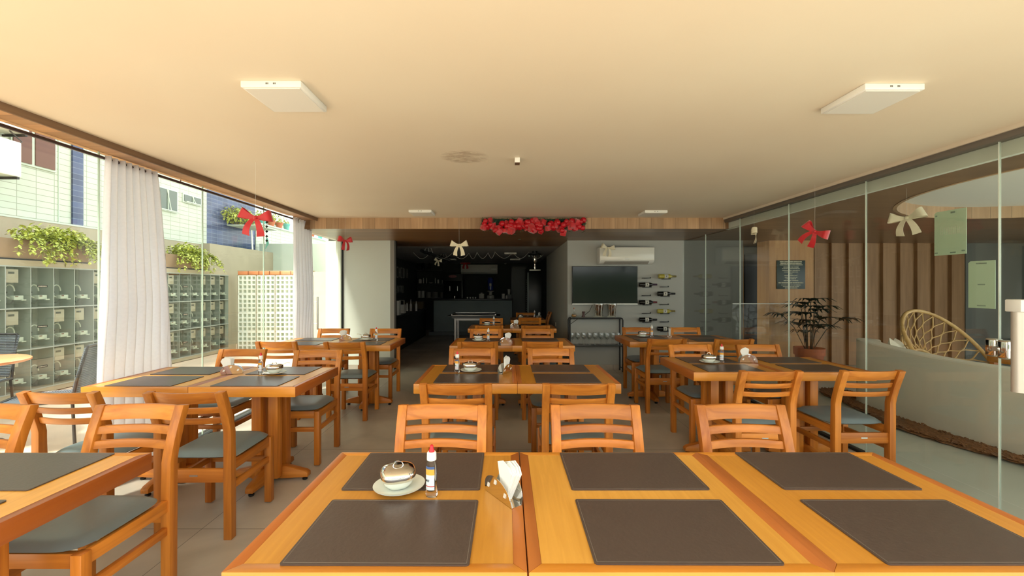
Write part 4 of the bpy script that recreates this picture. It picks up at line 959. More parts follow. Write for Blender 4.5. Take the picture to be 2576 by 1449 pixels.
SETS = [ # phrase, saucer/bowl (x,y), spoon, bottle, red, holder (x,y,rz)
 ('front centre table', (-.345, 1.345), 0, R(20), (-.234, 1.305), 1, (-.012, 1.298, R(-55))),
 ('second centre row', (-.275, 3.22), 1, 0, (-.376, 3.185), 1, (-.012, 3.19, R(60))),
 ('third centre row', (-.336, 5.06), 0, 0, (-.222, 5.03), 0, (-.01, 4.86, R(10))),
 ('fourth centre row', (-.33, 7.12), 0, 0, (-.22, 7.08), 0, (.125, 6.80, R(5))),
 ('last centre table in the corridor', (.30, 8.93), 0, 0, (.59, 8.92), 0, (.68, 8.90, R(60))),
 ('middle left tables', (-1.738, 3.14), 1, 0, (-1.83, 3.12), 1, (-2.06, 3.14, R(22))),
 ('rear left tables', (-1.72, 5.13), 2, R(180), (-1.587, 5.10), 1, (-1.97, 5.12, R(15))),
 ('middle right tables', (1.735, 3.59), 0, 0, (1.845, 3.60), 1, (2.08, 3.62, R(-8))),
 ('rear right tables', (1.777, 5.48), 0, 0, (1.885, 5.45), 0, (2.125, 5.47, R(68)))]
for ph, (bx_, by_), sp_, br, (ox_, oy_), red, (nx, ny, nr) in SETS:
    if 'sau' not in USED: s_ = USED['sau'] = saucer()
    else: s_ = USED['sau'].copy(); COL.objects.link(s_)
    zb = TM; s_.location = (bx_, by_, zb); s_.rotation_euler = (0, 0, br); tag(s_, 'white saucer under the sugar bowl on the ' + ph, None, 'white saucers')
    inst('bowls' if sp_ else 'bowl', bowl_spoon if sp_ else bowl, 'white sugar bowl with a polished steel lid on the ' + ph, (bx_ - .005, by_ + .005, zb + .0062), br, 'sugar bowls')
    inst('botr' if red else 'botw', (lambda: bottle(True)) if red else (lambda: bottle(False)), ('clear squeeze bottle with a red tip on the ' if red else 'clear squeeze bottle with a white tip on the ') + ph, (ox_, oy_, TM if ph != 'front centre table' else TZ), R(rc.uniform(-20, 20)), 'clear squeeze bottles')
    inst('hold', holder, 'curved steel napkin holder on the ' + ph, (nx, ny, TM if nx < -1.5 or nx > 1.5 else TZ), nr, 'steel napkin holders')
    if 'nap' not in USED: s_ = USED['nap'] = napkins()
    else: s_ = USED['nap'].copy(); COL.objects.link(s_)
    flip = 1 if ph in ('front centre table', 'second centre row', 'third centre row', 'fourth centre row', 'rear right tables', 'last centre table in the corridor') else -1
    cc = {'front centre table': .02, }.get(ph, 0.01*flip)
    s_.location = (nx + math.cos(nr)*cc, ny + math.sin(nr)*cc, (TM if nx < -1.5 or nx > 1.5 else TZ) + .002); s_.rotation_euler = (0, 0, nr + (PI if flip < 0 else 0))
    tag(s_, 'fan of white paper napkins in the holder on the ' + ph, None, 'paper napkin fans')

# ================================================================== BACK WALL ITEMS
# air conditioner
YA = YB
t = thing('air_conditioner', 'white split air conditioner above the television', 'air conditioner', (PX(1577, 7.0), YB - .001, PZ(664, 7.0)))
wA = .455; hA = .285
G().prism([(0, 0), (-.10, 0), (-.17, .03), (-.20, .06), (-.205, hA - .01), (-.19, hA), (0, hA)], 'X', -wA, wA).build('casing', white, t, bevel=.004)
G().box(-wA + .005, wA - .005, -.213, -.205, .062, hA - .012).build('front_panel', plain('gloss_white', (.76, .76, .68), .15), t, bevel=.006)
G().hexa([(-.37, -.192, .038), (.37, -.192, .038), (.37, -.12, .003), (-.37, -.12, .003), (-.37, -.196, .043), (.37, -.196, .043), (.37, -.124, .008), (-.37, -.124, .008)]).build('louvre', plain('louvre_grey', (.42, .40, .36), .4), t)
G().box(-.035, .035, -.2145, -.213, .078, .093).build('badge', paperm, t)
# tv
TVY = YB - .05
t = thing('television', 'large black flat television with silver lower edge on the grey wall', 'television', (PX(1521, TVY), TVY, PZ(718, TVY)))
wT = 82*TVY/F; hT = 48*TVY/F
G().box(-wT, wT, -.02, .02, -hT, hT).build('housing', blackm, t, bevel=.003)
G().box(-wT + .008, wT - .008, -.0212, -.020, -hT + .022, hT - .008).build('screen', plain('tv_screen', (.006, .012, .012), .10, spec=.35), t)
G().box(-wT, wT, -.024, -.018, -hT, -hT + .018).build('silver_edge', plain('silver_strip', (.6, .6, .58), .3, .6), t)
G().box(-.2, .2, .02, .049, -.15, .15).build('wall_mount', blackmet, t)
g = G(); g.tube([at(1490, 767, 7.15), at(1483, 783, 7.13), at(1470, 793, 7.12), at(1452, 803, 7.12), at(1436, 815, 7.15)], .004, 6); tag(g.build('television_cable', blackm, smooth=60), 'thin black cable sloping from the television to the console', 'cable')
# wine bottles and holders
def winemk(dark, cap):
    def mk():
        t = thing('wine_bottle', '', 'wine bottle'); rot = Matrix.Rotation(R(90), 3, 'Y')
        bm_ = plain('wine_glass_dark', (.008, .008, .007), .12) if dark else plain('wine_glass_yellow', (.42, .36, .05), .12, coat=.5)
        G().lathe([(.028, -.150), (.037, -.146), (.0375, -.14), (.0375, .02), (.034, .045), (.018, .072), (.0145, .085), (.0145, .11)], 22, tilt=rot).build('glass', bm_, t, smooth=45)
        G().lathe([(.0150, .072), (.0158, .10), (.0158, .150), (.012, .153), (.0001, .153)], 16, tilt=rot).build('capsule', {'k': blackm, 'r': plain('capsule_red', (.14, .012, .02), .4), 'y': plain('capsule_olive', (.20, .17, .05), .4), 'p': plain('capsule_purple', (.05, .02, .05), .4)}[cap], t, smooth=45)
        g = G(); vs = []; n_ = 16
        for x in (-.055, .008):
            for i in range(n_+1): a = R(120 + i*240/n_); vs.append((x, .0382*math.cos(a)*1.0 , .0382*math.sin(a)))
        g.add(vs, [(i, i+1, n_+2+i, n_+1+i) for i in range(n_)]); g.build('label', plain('wine_label', (.60, .60, .54), .6), t, smooth=60)
        g = G(); g.box(-.035, -.018, -.0396, -.0386, -.010, .012) ; g.build('label_mark', plain('label_mark_grey', (.10, .10, .09), .6), t)
        return t
    return mk
WY = YB - .075
wl = [(1678.5, 695.3, 'wy', winemk(False, 'y'), 'yellow-green wine bottle, topmost on the rack wall'), (1630.5, 716, 'wp', winemk(True, 'p'), 'dark wine bottle, highest in the left column of the wall rack'),
      (1676, 738.8, 'wk', winemk(True, 'k'), 'dark wine bottle just below the topmost yellow bottle, right column'), (1630.3, 760.3, 'wr', winemk(True, 'r'), 'dark wine bottle with dark red neck, middle of the left column'),
      (1675.5, 782.7, 'wy', None, 'yellow-green wine bottle, the lower of the two on the wall rack'), (1630, 804, 'wk', None, 'dark wine bottle, lowest in the left column of the wall rack'),
      (1675.5, 827, 'wk', None, 'dark wine bottle, lowest in the right column beside the napkins'), ]
for x, y, key, mk, lab in wl: inst(key, mk, lab, at(x, y, WY), 0, 'wine bottles on the wall rack')
def bracket():
    t = thing('bottle_holder', '', 'bottle holder')
    G().box(-.075, .075, -.012, .012, -.008, .004).build('rail', blackmet, t, bevel=.002)
    G().box(.062, .075, -.012, .012, .004, .016).build('lip', blackmet, t); G().box(-.02, .02, .012, .07, -.008, .002).build('arm', blackmet, t); return t
hl = [(1626, 699.5, 'empty black bottle holder on the wall, topmost in the left column'), (1671, 721.6, 'empty black bottle holder under the topmost yellow bottle'), (1626, 743.6, 'empty black bottle holder, second in the left column'),
      (1671, 766, 'empty black bottle holder, second in the right column'), (1626, 788, 'empty black bottle holder, third in the left column'), (1671, 809.5, 'empty black bottle holder, third in the right column'), (1671, 898, 'low black bottle holder seen between the wooden chairs')]
for x, y, lab in hl: inst('br', bracket, lab, at(x, y, WY), 0, 'black bottle holders')
for (x, y, key, mk, lab) in wl:
    p = at(x, y, WY); p.z -= .043; p.x -= .02; inst('br', bracket, 'black bottle holder under the ' + {695.3: 'topmost yellow', 716: 'highest left dark', 738.8: 'highest right dark', 760.3: 'red-necked', 782.7: 'lower yellow', 804: 'lowest left dark', 827: 'lowest right dark'}[y] + ' wine bottle', p, 0, 'black bottle holders')
# console with glasses
t = thing('console_table', 'black pipe console with a white top and a wine glass shelf under the television', 'console table', (1.48, 7.07, 0))
xa, xb = -.43, .45; zt = PZ(799, 7.05)
g = G()
for y in (-.09, .09):
    g.tube([(xa, y, 0), (xa, y, zt - .04), (xa + .012, y, zt - .012), (xa + .04, y, zt - .004), (xb - .04, y, zt - .004), (xb - .012, y, zt - .012), (xb, y, zt - .04), (xb, y, 0)], .013, 8)
for x in (xa, xb): g.tube([(x, -.09, .42), (x, .09, .42)], .010, 8); g.tube([(x, -.09, .06), (x, .09, .06)], .008, 8)
g.build('frame', blackmet, t, smooth=60)
G().box(xa + .03, xb - .03, -.085, .085, zt - .002, zt + .010).build('top', ceram, t, bevel=.003)
zs_ = PZ(867, 7.05); G().box(xa, xb, -.1, .1, zs_ - .018, zs_).build('shelf', plain('shelf_dark', (.05, .055, .055), .3), t, bevel=.002)
def wineglass():
    t = thing('wine_glass', '', 'wine glass'); gm = glassm('drinking_glass', (.93, .95, .94), .12, 3.0)
    G().lathe([(.030, 0), (.030, .002), (.004, .006), (.0035, .085), (.010, .092), (.028, .11), (.036, .135), (.035, .165), (.030, .195)], 20).build('glass', gm, t, smooth=60); return t
for i in range(9):
    for j, dy in enumerate((-.045, .045)):
        inst('wg', wineglass, 'stemmed wine glass on the console shelf, %s from the left in the %s row' % (('first', 'second', 'third', 'fourth', 'fifth', 'sixth', 'seventh', 'eighth', 'ninth')[i], ('front', 'back')[j]), (1.095 + i*.098, 7.07 + dy, zs_ + .001), 0, 'wine glasses on the console shelf')
def bucket():
    t = thing('ice_bucket', '', 'ice bucket')
    G().lathe([(.062, 0), (.065, .006), (.085, .20), (.092, .205), (.092, .212), (.084, .21), (.060, .01), (.0001, .008)], 28).build('bucket', steel, t, smooth=40)
    for s_ in (-1, 1): G().tube([(s_*.035*math.cos(a) + 0, -.083 - .01, .165 + .015*math.sin(a)) for a in [k_*PI/8 for k_ in range(9)]], .003, 6).build('handle', steel, t, smooth=60)
    return t
zc = zt + .011
for i, (px, lab) in enumerate(((1505.5, 'steel ice bucket, left of the two under the television'), (1539, 'steel ice bucket, right of the two under the television'))):
    g = G().lathe([(.085, 0), (.092, .006), (.09, .008), (.0001, .004)], 28) if i == 0 else None
    if i == 0: pl0 = g.build('plate', ceram, smooth=40); pl = pl0
    else: pl = pl0.copy(); COL.objects.link(pl)
    pl.location = (PX(px, 7.06), 7.06, zc); tag(pl, 'white plate under the %s ice bucket' % ('left', 'right')[i], 'plate', 'plates on the console')
    inst('ib', bucket, lab, (PX(px, 7.06), 7.06, zc + .009), 0, 'steel ice buckets')
t = thing('oil_bottle', 'round glass oil bottle with amber oil at the left end of the console', 'bottle', (PX(1444, 7.06), 7.06, zc))
G().lathe([(.025, 0), (.042, .012), (.045, .03), (.035, .05), (.013, .065), (.010, .12), (.013, .135), (.0001, .135)], 24).build('glass', glassm('drinking_glass'), t, smooth=60)
G().lathe([(.022, .003), (.040, .013), (.042, .03), (.036, .042), (.0001, .042)], 24).build('oil', plain('oil_amber', (.35, .15, .015), .2), t, smooth=60)
G().lathe([(.008, .135), (.008, .155), (.0001, .157)], 12).build('stopper', terra, t)
t = thing('pepper_mill', 'small dark wooden pepper mill beside the oil bottle', 'pepper mill', (PX(1468, 7.06), 7.06, zc))
G().lathe([(.024, 0), (.026, .01), (.018, .045), (.024, .075), (.026, .085), (.022, .092), (.0001, .094)], 20).build('body', plain('mill_brown', (.07, .02, .015), .3), t, smooth=50)
# ================================================================== GARLAND
YG = BEAM - .06; x0g, x1g = PX(1213, YG), PX(1472, YG)
t = thing('christmas_garland', 'green garland packed with red baubles and bows on the wooden beam', 'garland', (0, YG, 0))
g = G(); rg = random.Random(21)
for _ in range(2600):
    u = rg.random(); x = x0g + (x1g-x0g)*u; z = CEIL - .035 - abs(rg.gauss(0, .055)) ; y = rg.uniform(-.03, .05)
    d_ = Vector((rg.gauss(0, 1), rg.gauss(0, .5) - .2, rg.gauss(0, 1))).normalized(); L_ = rg.uniform(.03, .055)
    if z + d_.z*L_ > CEIL - .004: d_.z = -abs(d_.z)
    if y + d_.y*L_ > .055: d_.y = -abs(d_.y)
    g.ribbon([(x, y, z), (x + d_.x*L_, y + d_.y*L_, z + d_.z*L_)], d_.cross(Vector((0, 1, .1))).normalized(), [.006, .002], .001)
g.tube([(x0g + .02, .02, CEIL - .03), ((x0g+x1g)/2, .02, CEIL - .04), (x1g - .02, .02, CEIL - .03)], .012, 6)
tag(g.build('pine_needles', pine, t), kind='stuff')
def zlow(u): return .175 + .05*math.exp(-((u-.16)/.07)**2) + .05*math.exp(-((u-.78)/.08)**2) - .02*math.sin(u*20)
bme_ = G().ball((0, 0, 0), .035, 16).mesh('bauble', smooth=80); bme_.materials.append(redball)
cub = G().box(-.03, .03, -.03, .03, -.03, .03).mesh('gift_box', .004); cub.materials.append(redm)
cnt = 0
while cnt < 110:
    u = rg.random(); lo = zlow(u); dz = rg.uniform(.045, lo)
    if cnt % 7 == 0: dz = rg.uniform(lo - .04, lo)
    m_ = bme_ if rg.random() < .6 else cub
    o = bpy.data.objects.new('bauble' if m_ is bme_ else 'gift_box', m_); COL.objects.link(o); o.parent = t
    o.location = (x0g + .02 + (x1g-x0g-.04)*u, rg.uniform(-.07, .0), CEIL - dz); s_ = rg.uniform(.85, 1.3); o.scale = (s_, s_, s_); o.rotation_euler = (rg.uniform(0, 2), rg.uniform(0, 2), rg.uniform(0, 2)); cnt += 1
# ================================================================== BOWS
def bowmesh(mat, knotmat=None):
    def mk():
        t = thing('ribbon_bow', '', 'bow')
        for s_ in (-1, 1):
            pts = []; ws = []; n = 22
            for i in range(n+1):
                u = i/n; L_ = .118; x = s_*L_*math.sin(PI*u)**.6; y = .034*math.sin(2*PI*u)*s_; z = .030*math.sin(PI*u)
                pts.append((x, y, z)); ws.append(.026 + .062*math.sin(PI*u)**.8)
            wd = [Vector((-.35*s_, 0, 1)).normalized()]*(n+1)
            G().ribbon(pts, wd, ws, .002).build('loop', mat, t, smooth=60)
            pts = []; ws = []
            for i in range(13): u = i/12; pts.append((s_*(.016 + .034*u + .012*math.sin(3*u)), -.006 - .018*math.sin(2.6*u + (s_ > 0)), -.01 - .135*u)); ws.append(.034 + .026*u)
            G().ribbon(pts, [Vector((.97, .1*s_, .2*s_)).normalized()]*13, ws, .002).build('tail', mat, t, smooth=60)
        G().ball((0, -.004, 0), .016, 12, 1.2).build('knot', mat, t, smooth=60)
        return t
    return mk
def bow(col, label, p, rz, s_, hang=None, ry=0):
    o = inst('bow' + col, bowmesh(redm if col == 'r' else creamm), label, p, rz, ('red' if col == 'r' else 'cream') + ' ribbon bows'); o.scale = (s_, s_, s_); o.rotation_euler = (0, ry, rz)
    if hang:
        g = G(); g.tube([(p[0], p[1], p[2] + .015*s_), (p[0], p[1], hang)], .0005, 4)
        tag(g.build('hanging_thread', paperm), 'fine thread holding the ' + label, 'thread')
    return o
bow('r', 'large red ribbon bow in front of the left glass', at(643, 548, 3.2), R(8), .95, CEIL, R(6))
bow('r', 'small red ribbon bow at the pale rear wall', at(868, 606, 5.55), R(58), .85, CEIL)
bow('c', 'cream ribbon bow hanging left of the garland', at(1155, 617, 5.5), 0, .93, CEIL)
bow('c', 'large cream ribbon bow at the right glass', at(2281, 549, 3.4), R(-66), .95, CEIL, R(-6))
bow('c', 'small cream ribbon bow near the wooden pier', at(1897, 586, 4.85), R(62), .82, CEIL)
bow('r', 'red ribbon bow by the right glass', at(2050, 583, 3.9), R(-58), .95, CEIL, R(35))
bow('c', 'cream ribbon bow stuck on the white air conditioner', at(1529, 624, 6.92), R(4), .95, None, R(8))
bow('c', 'dim cream ribbon bow inside the kitchen', at(1102, 656, 9.2), R(-20), .75, SOF, R(15))
bow('r', 'dim red ribbon bow on the kitchen air conditioner', at(1171, 662, 13.68), 0, 1.25)
t = thing('hanging_ornament', 'string of small dark diamonds and teal ribbon by the left glass', 'ornament', at(671, 550, 4.75))
g = G(); g.tube([(0, 0, EAV - at(671, 550, 4.75).z), (0, 0, -.42)], .0012, 4); g.build('thread', paperm, t)
for i, zz in enumerate((.04, .09, .145, .20, .25)): G().lathe([(.0001, -.018), (.017, 0), (.0001, .018)], 4, (0, 0, -zz)).build('bead', blackm, t)
G().ribbon([(0, 0, -.22), (.01, 0, -.28), (-.012, 0, -.34)], (1, 0, .1), [.02, .03, .008]).build('ribbon', teal, t)

# ================================================================== KITCHEN
# steel buffet cart
t = thing('steel_cart', 'stainless steel serving table with square legs before the kitchen', 'serving table', (PX(1194, 8.5), 8.5, 0))
G().box(-.44, .44, -.28, .28, .85, .868).box(-.44, -.415, -.28, .28, .868, .885).box(.415, .44, -.28, .28, .868, .885).box(-.44, .44, .255, .28, .868, .885).build('top', plain('cart_steel', (.42, .42, .40), .3, .9), t, bevel=.003)
G().box(-.52, -.42, -.3, .3, .842, .85).box(.42, .52, -.3, .3, .842, .85).box(-.42, .42, -.27, .27, .80, .848).build('edge', blackm, t)
for x in (-.36, .36):
    for y in (-.24, .24): G().box(x-.02, x+.02, y-.02, y+.02, 0, .80).build('leg', plain('cart_leg_steel', (.22, .21, .20), .35, .8), t)
G().box(-.36, .36, -.25, -.23, .76, .80).build('front_rail', plain('cart_leg_steel', (0, 0, 0)), t)
# counters
g = G(); g.box(-2.17, .155, 12.45, 12.9, .10, 1.02); struct('wall_counter', g, kitchgrey, 'grey kitchen counter front')
g = G(); g.box(-2.30, .155, 12.35, 12.9, 0, .10); struct('trim_15', g, plain('plinth_grey', (.13, .15, .155), .7))
g = G(); g.box(-2.30, .19, 12.36, 13.1, 1.02, 1.07); tag(g.build('counter_top', blackm, bevel=.004), 'long black worktop across the kitchen', 'worktop')
g = G(); g.box(-2.99, -2.38, YB + .45, 12.3, 0, .76); tag(g.build('side_cabinet', darkpanel, bevel=.004), 'dark base cabinet along the kitchen left wall', 'cabinet')
g = G(); g.box(-2.995, -2.34, YB + .42, 12.32, .76, .80); tag(g.build('side_worktop', blackm, bevel=.003), 'black worktop on the left kitchen cabinet', 'worktop')
wht = plain('kitchen_white', (.55, .54, .50), .5)
def kit(nm, lab, cat, g, mat, **k): return tag(g.build(nm, mat, **k), lab, cat)
def kp(px, Y): return PX(px, Y)
Z8 = .801
kit('napkin_box', 'pale box nearest the jamb on the left kitchen worktop', 'box', G().box(kp(992, 9.2), kp(1004, 9.2), 9.2, 9.35, Z8, PZ(757, 9.2)), wht, bevel=.005)
g = G(); xa_, xb_ = kp(1004.5, 9.9), kp(1017.5, 9.9); g.box(xa_, xb_, 9.9, 10.05, Z8, Z8 + .2); g.box(xa_, xa_ + .01, 9.88, 9.9, Z8, PZ(755, 9.9)); g.box(xb_ - .012, xb_, 9.88, 9.9, Z8, PZ(755, 9.9)); g.box(xa_, xb_, 9.88, 9.9, PZ(755, 9.9) - .01, PZ(755, 9.9))
kit('menu_stand', 'pale framed menu stand on the left kitchen worktop', 'stand', g, wht)
for px, yy, lab in ((1033.5, 753, 'tall thin white bottle in the middle of the left kitchen worktop'), (1047, 757, 'slim white bottle at the far end of the left kitchen worktop'), (1024, 762, 'curved pale bottle just left of the tall thin white one')):
    kit('slim_bottle', lab, 'bottle', G().lathe([(.03, 0), (.03, .16), (.012, .2), (.012, PZ(yy, 10.9) - Z8)], 14, (kp(px, 10.9), 10.9, Z8)), wht, smooth=40)
kit('wooden_crate', 'small brown crate at the back end of the left kitchen worktop', 'crate', G().box(-2.97, -2.4, 12.0, 12.25, .80, 1.0), plain('crate_brown', (.07, .05, .02), .7), bevel=.005)
# wall shelves
YS = 13.9; br_ = []
for i, (xa_, xb_, yy, lab) in enumerate(((1047, 1112, 679, 'upper black kitchen shelf with dark bottles'), (1050, 1118, 714, 'middle black kitchen shelf with jars'), (1048, 1122, 750, 'lower black kitchen shelf with pale canisters'))):
    kit('wall_shelf', lab, 'shelf', G().box(kp(xa_, 13.8), kp(xb_, 13.8), 13.75, 13.99, PZ(yy + 2, 13.8), PZ(yy - 1, 13.8)), blackm)
zA, zB, zC2 = PZ(678, 13.8) + .001, PZ(713, 13.8) + .001, PZ(749, 13.8) + .001
kit('dark_bottle', 'dark bottle on the upper kitchen shelf', 'bottle', G().lathe([(.05, 0), (.05, .2), (.018, .26), (.018, .33)], 14, (kp(1064.5, 13.85), 13.85, zA)), plain('dark_glass', (.012, .008, .008), .15), smooth=40)
kit('tower_figurine', 'small dark lattice tower figurine on the upper kitchen shelf', 'figurine', G().lathe([(.07, 0), (.045, .06), (.03, .13), (.012, .27), (.002, .34)], 4, (kp(1080, 13.85), 13.85, zA)), plain('tower_dark', (.02, .012, .01), .5))
for px, h, w_, lab in ((1057, .15, .055, 'patterned jar at the left of the middle kitchen shelf'), (1065.5, .18, .015, 'thin white tube beside the patterned jar'), (1073, .18, .015, 'thin white tube left of the shallow bowl'), (1095, .18, .016, 'thin white tube right of the shallow bowl'), (1102.5, .13, .03, 'small white bottle on the middle kitchen shelf'), (1112.5, .11, .012, 'thin white tube at the right end of the middle shelf')):
    kit('jar', lab, 'jar', G().lathe([(w_, 0), (w_, h*.8), (w_*.7, h*.9), (w_*.7, h)], 14, (kp(px, 13.84), 13.84, zB)), wht, smooth=40)
kit('shallow_bowl', 'shallow white bowl on the middle kitchen shelf', 'bowl', G().lathe([(.03, 0), (.085, .035), (.08, .035), (.0001, .01)], 20, (kp(1084, 13.84), 13.84, zB)), wht, smooth=40)
for px, h, w_, lab in ((1054.5, .22, .05, 'tall pale canister at the left of the lower kitchen shelf'), (1064, .22, .05, 'tall pale canister, second on the lower kitchen shelf'), (1078, .18, .085, 'grey round canister, third on the lower kitchen shelf'), (1095, .18, .09, 'grey round canister, fourth on the lower kitchen shelf'), (1113, .17, .085, 'grey round canister at the right end of the lower shelf')):
    kit('canister', lab, 'canister', G().lathe([(w_, 0), (w_, h - .02), (w_*1.04, h - .02), (w_*1.04, h), (w_*.3, h + .005)], 18, (kp(px, 13.84), 13.84, zC2)), wht if w_ < .06 else plain('canister_grey', (.20, .19, .17), .5), smooth=40)
# wall lettering (pale stroke letters)
def letters(nm, lab, y0_, y1_, z0, z1, n, vert=False, seed=1):
    g = G(); r_ = random.Random(seed); X_ = -2.997; step = (y1_ - y0_)/n
    for i in range(n):
        y = y0_ + i*step; w_ = step*.62
        g.box(X_, X_ + .012, y, y + w_*.2, z0, z1)
        if r_.random() < .65: g.box(X_, X_ + .012, y + w_*.8, y + w_, z0, z1)
        for q in (0, .5, 1):
            if r_.random() < .6: zz = z0 + (z1-z0)*q; g.box(X_, X_ + .012, y, y + w_, zz - .018, zz + .018)
    return kit(nm, lab, 'wall lettering', g, plain('letters_pale', (.30, .30, .28), .6))
letters('wall_lettering', 'upper row of pale tall letters on the dark kitchen side wall', 10.7, 12.75, 1.69, 1.96, 9, seed=3)
letters('wall_lettering', 'lower row of pale tall letters on the dark kitchen side wall', 10.7, 12.2, 1.27, 1.44, 8, seed=6)
letters('wall_lettering', 'two large pale outline letters high on the kitchen side wall', 10.75, 11.3, 1.99, 2.14, 2, seed=5)
# drinks machine
t = thing('drinks_machine', 'tall black drinks machine with a dull red badge behind the counter', 'drinks machine', (kp(1142, 13.6), 13.6, 0))
G().box(-.32, .32, -.3, .3, 0, PZ(690, 13.6)).build('body', blackm, t, bevel=.01)
G().box(-.28, .28, -.305, -.30, .9, 1.62).build('door_glass', plain('smoked', (.004, .004, .005), .08), t)
G().lathe([(.13, 0), (.13, .008)], 24, (0, -.3, 1.76), sy=1, tilt=Matrix.Rotation(R(90), 3, 'X') @ Matrix.Diagonal((1, .35, 1))).build('badge', plain('badge_red', (.16, .02, .03), .4), t)
for x in (-.09, .15): G().box(x - .008, x + .008, -.33, -.305, 1.30, 1.45).build('handle', brushed, t)
# kitchen AC
t = thing('air_conditioner', 'long grey-looking air conditioner on the dark kitchen wall', 'air conditioner', (kp(1206, 13.9), 13.995, PZ(689, 13.7)))
G().prism([(0, 0), (-.16, .0), (-.23, .06), (-.235, .30), (-.2, .31), (0, .31)], 'X', -.60, .60).build('casing', plain('ac_shaded_white', (.62, .64, .62), .4), t, bevel=.006)
G().box(.40, .57, -.2375, -.235, .13, .18).build('badge', paperm, t)
# counter objects
ZC = 1.071
def ck(nm, lab, cat, px, prof, mat, Y=12.6, n=18): return kit(nm, lab, cat, G().lathe(prof, n, (kp(px, Y), Y, ZC)), mat, smooth=40)
t = thing('water_dispenser', 'white water dispenser with a blue bottle on the kitchen counter', 'water dispenser', (kp(1234, 12.7), 12.7, ZC))
G().lathe([(.11, 0), (.11, .09), (.05, .11), (.05, .2), (.105, .215), (.11, .235)], 20).build('stand', wht, t, smooth=40)
G().lathe([(.04, .237), (.09, .27), (.095, .56), (.07, .63), (.0001, .64)], 20).build('water_bottle', plain('water_blue', (.02, .04, .22), .2), t, smooth=40)
G().box(-.03, .03, -.105, -.097, .38, .46).build('label', wht, t)
kit('jerrycan', 'small pale jug left of the water dispenser', 'jug', G().box(kp(1205, 12.6), kp(1218, 12.6), 12.6, 12.7, ZC, ZC + .15).box(kp(1208.5, 12.6), kp(1214.5, 12.6), 12.62, 12.68, ZC + .15, ZC + .18), wht, bevel=.02)
for px, lab in ((1176, 'tiny white cup, leftmost on the kitchen counter'), (1183, 'tiny white cup, second on the kitchen counter'), (1190, 'tiny white cup, third on the kitchen counter'), (1196, 'tiny white cup nearest the pale jug')):
    ck('cup', lab, 'cup', px, [(.018, 0), (.027, .05), (.024, .05), (.0001, .01)], ceram, 12.55)
ck('chrome_knob', 'small round chrome timer in front of the black drinks machine', 'timer', 1144, [(.03, 0), (.045, .05), (.03, .10), (.0001, .11)], steel, 12.6)
ck('jar', 'patterned canister right of the water dispenser', 'jar', 1266, [(.048, 0), (.048, .13), (.05, .13), (.05, .15)], wht)
ck('jar', 'small white jar next to the patterned canister', 'jar', 1274.5, [(.03, 0), (.03, .08), (.022, .1)], wht)
kit('drinks_stand', 'black stand at the right end of the kitchen counter', 'stand', G().box(kp(1276, 12.8), kp(1286, 12.8), 12.78, 12.9, ZC, PZ(741, 12.8)), blackm)
kit('paper_cup', 'paper cup with green logo on the black counter stand', 'cup', G().lathe([(.032, 0), (.047, .16), (.044, .16), (.0001, .01)], 18, (kp(1280.5, 12.84), 12.84, PZ(741, 12.8) + .001)), wht, smooth=40)
# door & fridge
g = G(); g.box(kp(1290, 13.9), kp(1322, 13.9), 13.93, 13.98, 0, PZ(672, 13.9)); g.lathe([(.12, 0), (.12, .01)], 28, (kp(1307, 13.9), 13.925, PZ(702, 13.9)), tilt=Matrix.Rotation(R(90), 3, 'X')); struct('door_3', g, plain('kitchen_door', (.018, .022, .02), .4), 'dark kitchen door with round window')
g = G(); g.box(kp(1287, 13.9), kp(1324, 13.9), 13.90, 13.93, PZ(676, 13.9), PZ(671, 13.9)); g.box(kp(1286.5, 13.9), kp(1289.5, 13.9), 13.9, 13.98, 0, PZ(671, 13.9)); struct('trim_16', g, blackm)
t = thing('fridge', 'tall black fridge with a steel edge at the right of the kitchen', 'fridge', (kp(1353, 12.9), 12.9, 0)); wf = 27*12.6/F
G().box(-wf, wf, -.3, .3, 0, PZ(684, 12.6)).build('body', plain('fridge_black', (.010, .013, .012), .3), t, bevel=.006)
G().box(-wf - .012, -wf + .022, -.315, -.30, .1, PZ(686, 12.6)).build('edge_strip', plain('edge_steel_dim', (.18, .22, .21), .4, .5), t)
g = G()
for i in range(22): g.box(-wf - .05, -wf - .035, -.312, -.30, .25 + i*.065, .28 + i*.065)
g.build('vent_strip', plain('vent_grey', (.30, .32, .31), .5), t)
t = thing('ceiling_mount', 'chrome pole mount with a white plate hanging from the kitchen ceiling before the fridge', 'ceiling mount', (kp(1345.5, 9.3), 9.3, SOF))
G().lathe([(.13, -.09), (.15, -.075), (.15, -.06), (.06, -.04), (.06, 0)], 24).build('canopy', blackm, t, smooth=40)
G().lathe([(.0001, -.415), (.02, -.41), (.032, -.36), (.02, -.32), (.03, -.26), (.045, -.24), (.045, -.10), (.03, -.08)], 20).build('column', steel, t, smooth=40)
G().box(-.12, .12, -.1, .1, -.435, -.412).build('plate', ceram, t, bevel=.003)
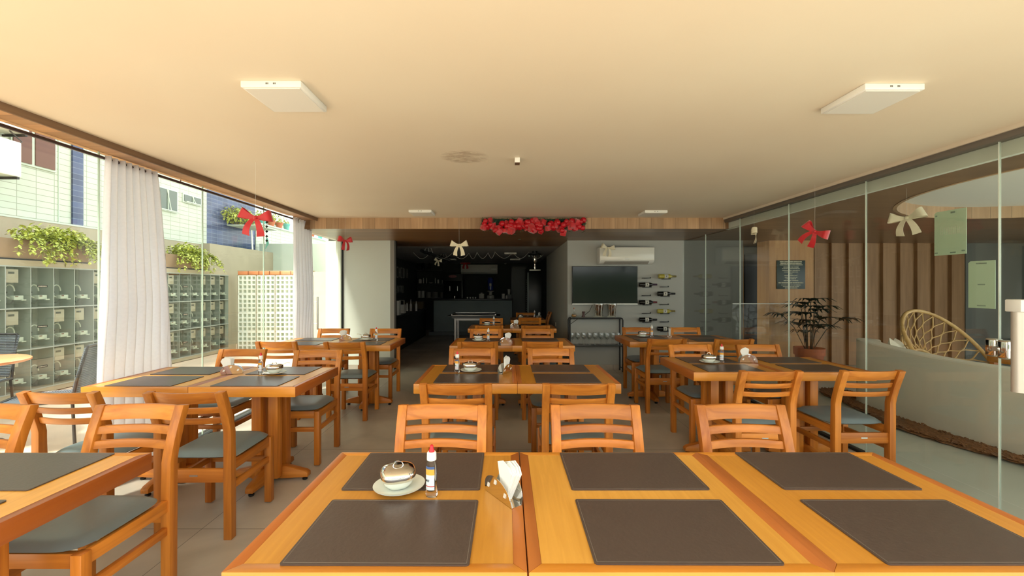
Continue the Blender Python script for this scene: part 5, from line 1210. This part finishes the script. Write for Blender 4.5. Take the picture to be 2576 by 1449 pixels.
for s_ in (-1, 1): G().ball((s_*.13, -.02, -.11), .012, 10).build('knob', ceram, t, smooth=60)
# track spots
def spot():
    t = thing('spotlight', '', 'spotlight')
    G().box(-.05, .05, -.03, .03, -.02, 0).build('mount', blackm, t)
    for i in range(3):
        x = -.10 + i*.10; G().lathe([(.032, -.07), (.032, .07), (.02, .075)], 14, (x, 0, -.085 - i*.03), tilt=Matrix.Rotation(R(115), 3, 'Y') @ Matrix.Rotation(R(20), 3, 'X')).build('lamp_head', blackm, t, smooth=40)
        G().tube([(x*.5, 0, -.015), (x, 0, -.085 - i*.03)], .006, 6).build('arm', plain('arm_grey', (.3, .3, .28), .4), t)
    return t
inst('spot', spot, 'cluster of three black spotlights on the ceiling left of the cream bow', (kp(1078, 8.45), 8.45, SOF), 0, 'black spotlights')
inst('spot', spot, 'darker spotlight cluster deeper in the kitchen, above the dim cream bow', (kp(1116, 9.9), 9.9, SOF), R(30), 'black spotlights')
g = G(); pts = []; anchors = [(1040, 9.6), (1082, 9.7), (1140, 9.6), (1180, 9.8), (1200, 9.5), (1228, 9.6), (1245, 9.4), (1290, 9.6), (1330, 9.5), (1372, 9.6)]
for i in range(len(anchors)-1):
    (pa, ya_), (pb, yb_) = anchors[i], anchors[i+1]
    for k_ in range(8): u = k_/8; Y_ = ya_ + (yb_-ya_)*u; pts.append((kp(pa + (pb-pa)*u, Y_), Y_, SOF - .006 - .14*math.sin(PI*u)))
g.tube(pts, .0035, 5); kit('string_light_wire', 'thin pale wire looping along the kitchen ceiling', 'wire', g, plain('wire_pale', (.8, .8, .76), .5))
t = thing('camera_dome', 'small white dome camera on the kitchen back wall', 'camera', (kp(1271, 13.9), 13.9, PZ(661, 13.9)))
G().ball((0, 0, 0), .05, 14).build('dome', wht, t, smooth=60); G().box(-.04, .04, .02, .095, -.02, .06).build('mount', wht, t)
t = thing('wall_switch', 'tiny white wall socket low on the grey corridor wall', 'switch', (1.032, PX(0, 1)*0 + 8.9, PZ(815, 8.9)))
G().box(-.006, .007, -.05, .05, -.04, .04).build('plate', ceram, t, bevel=.003)
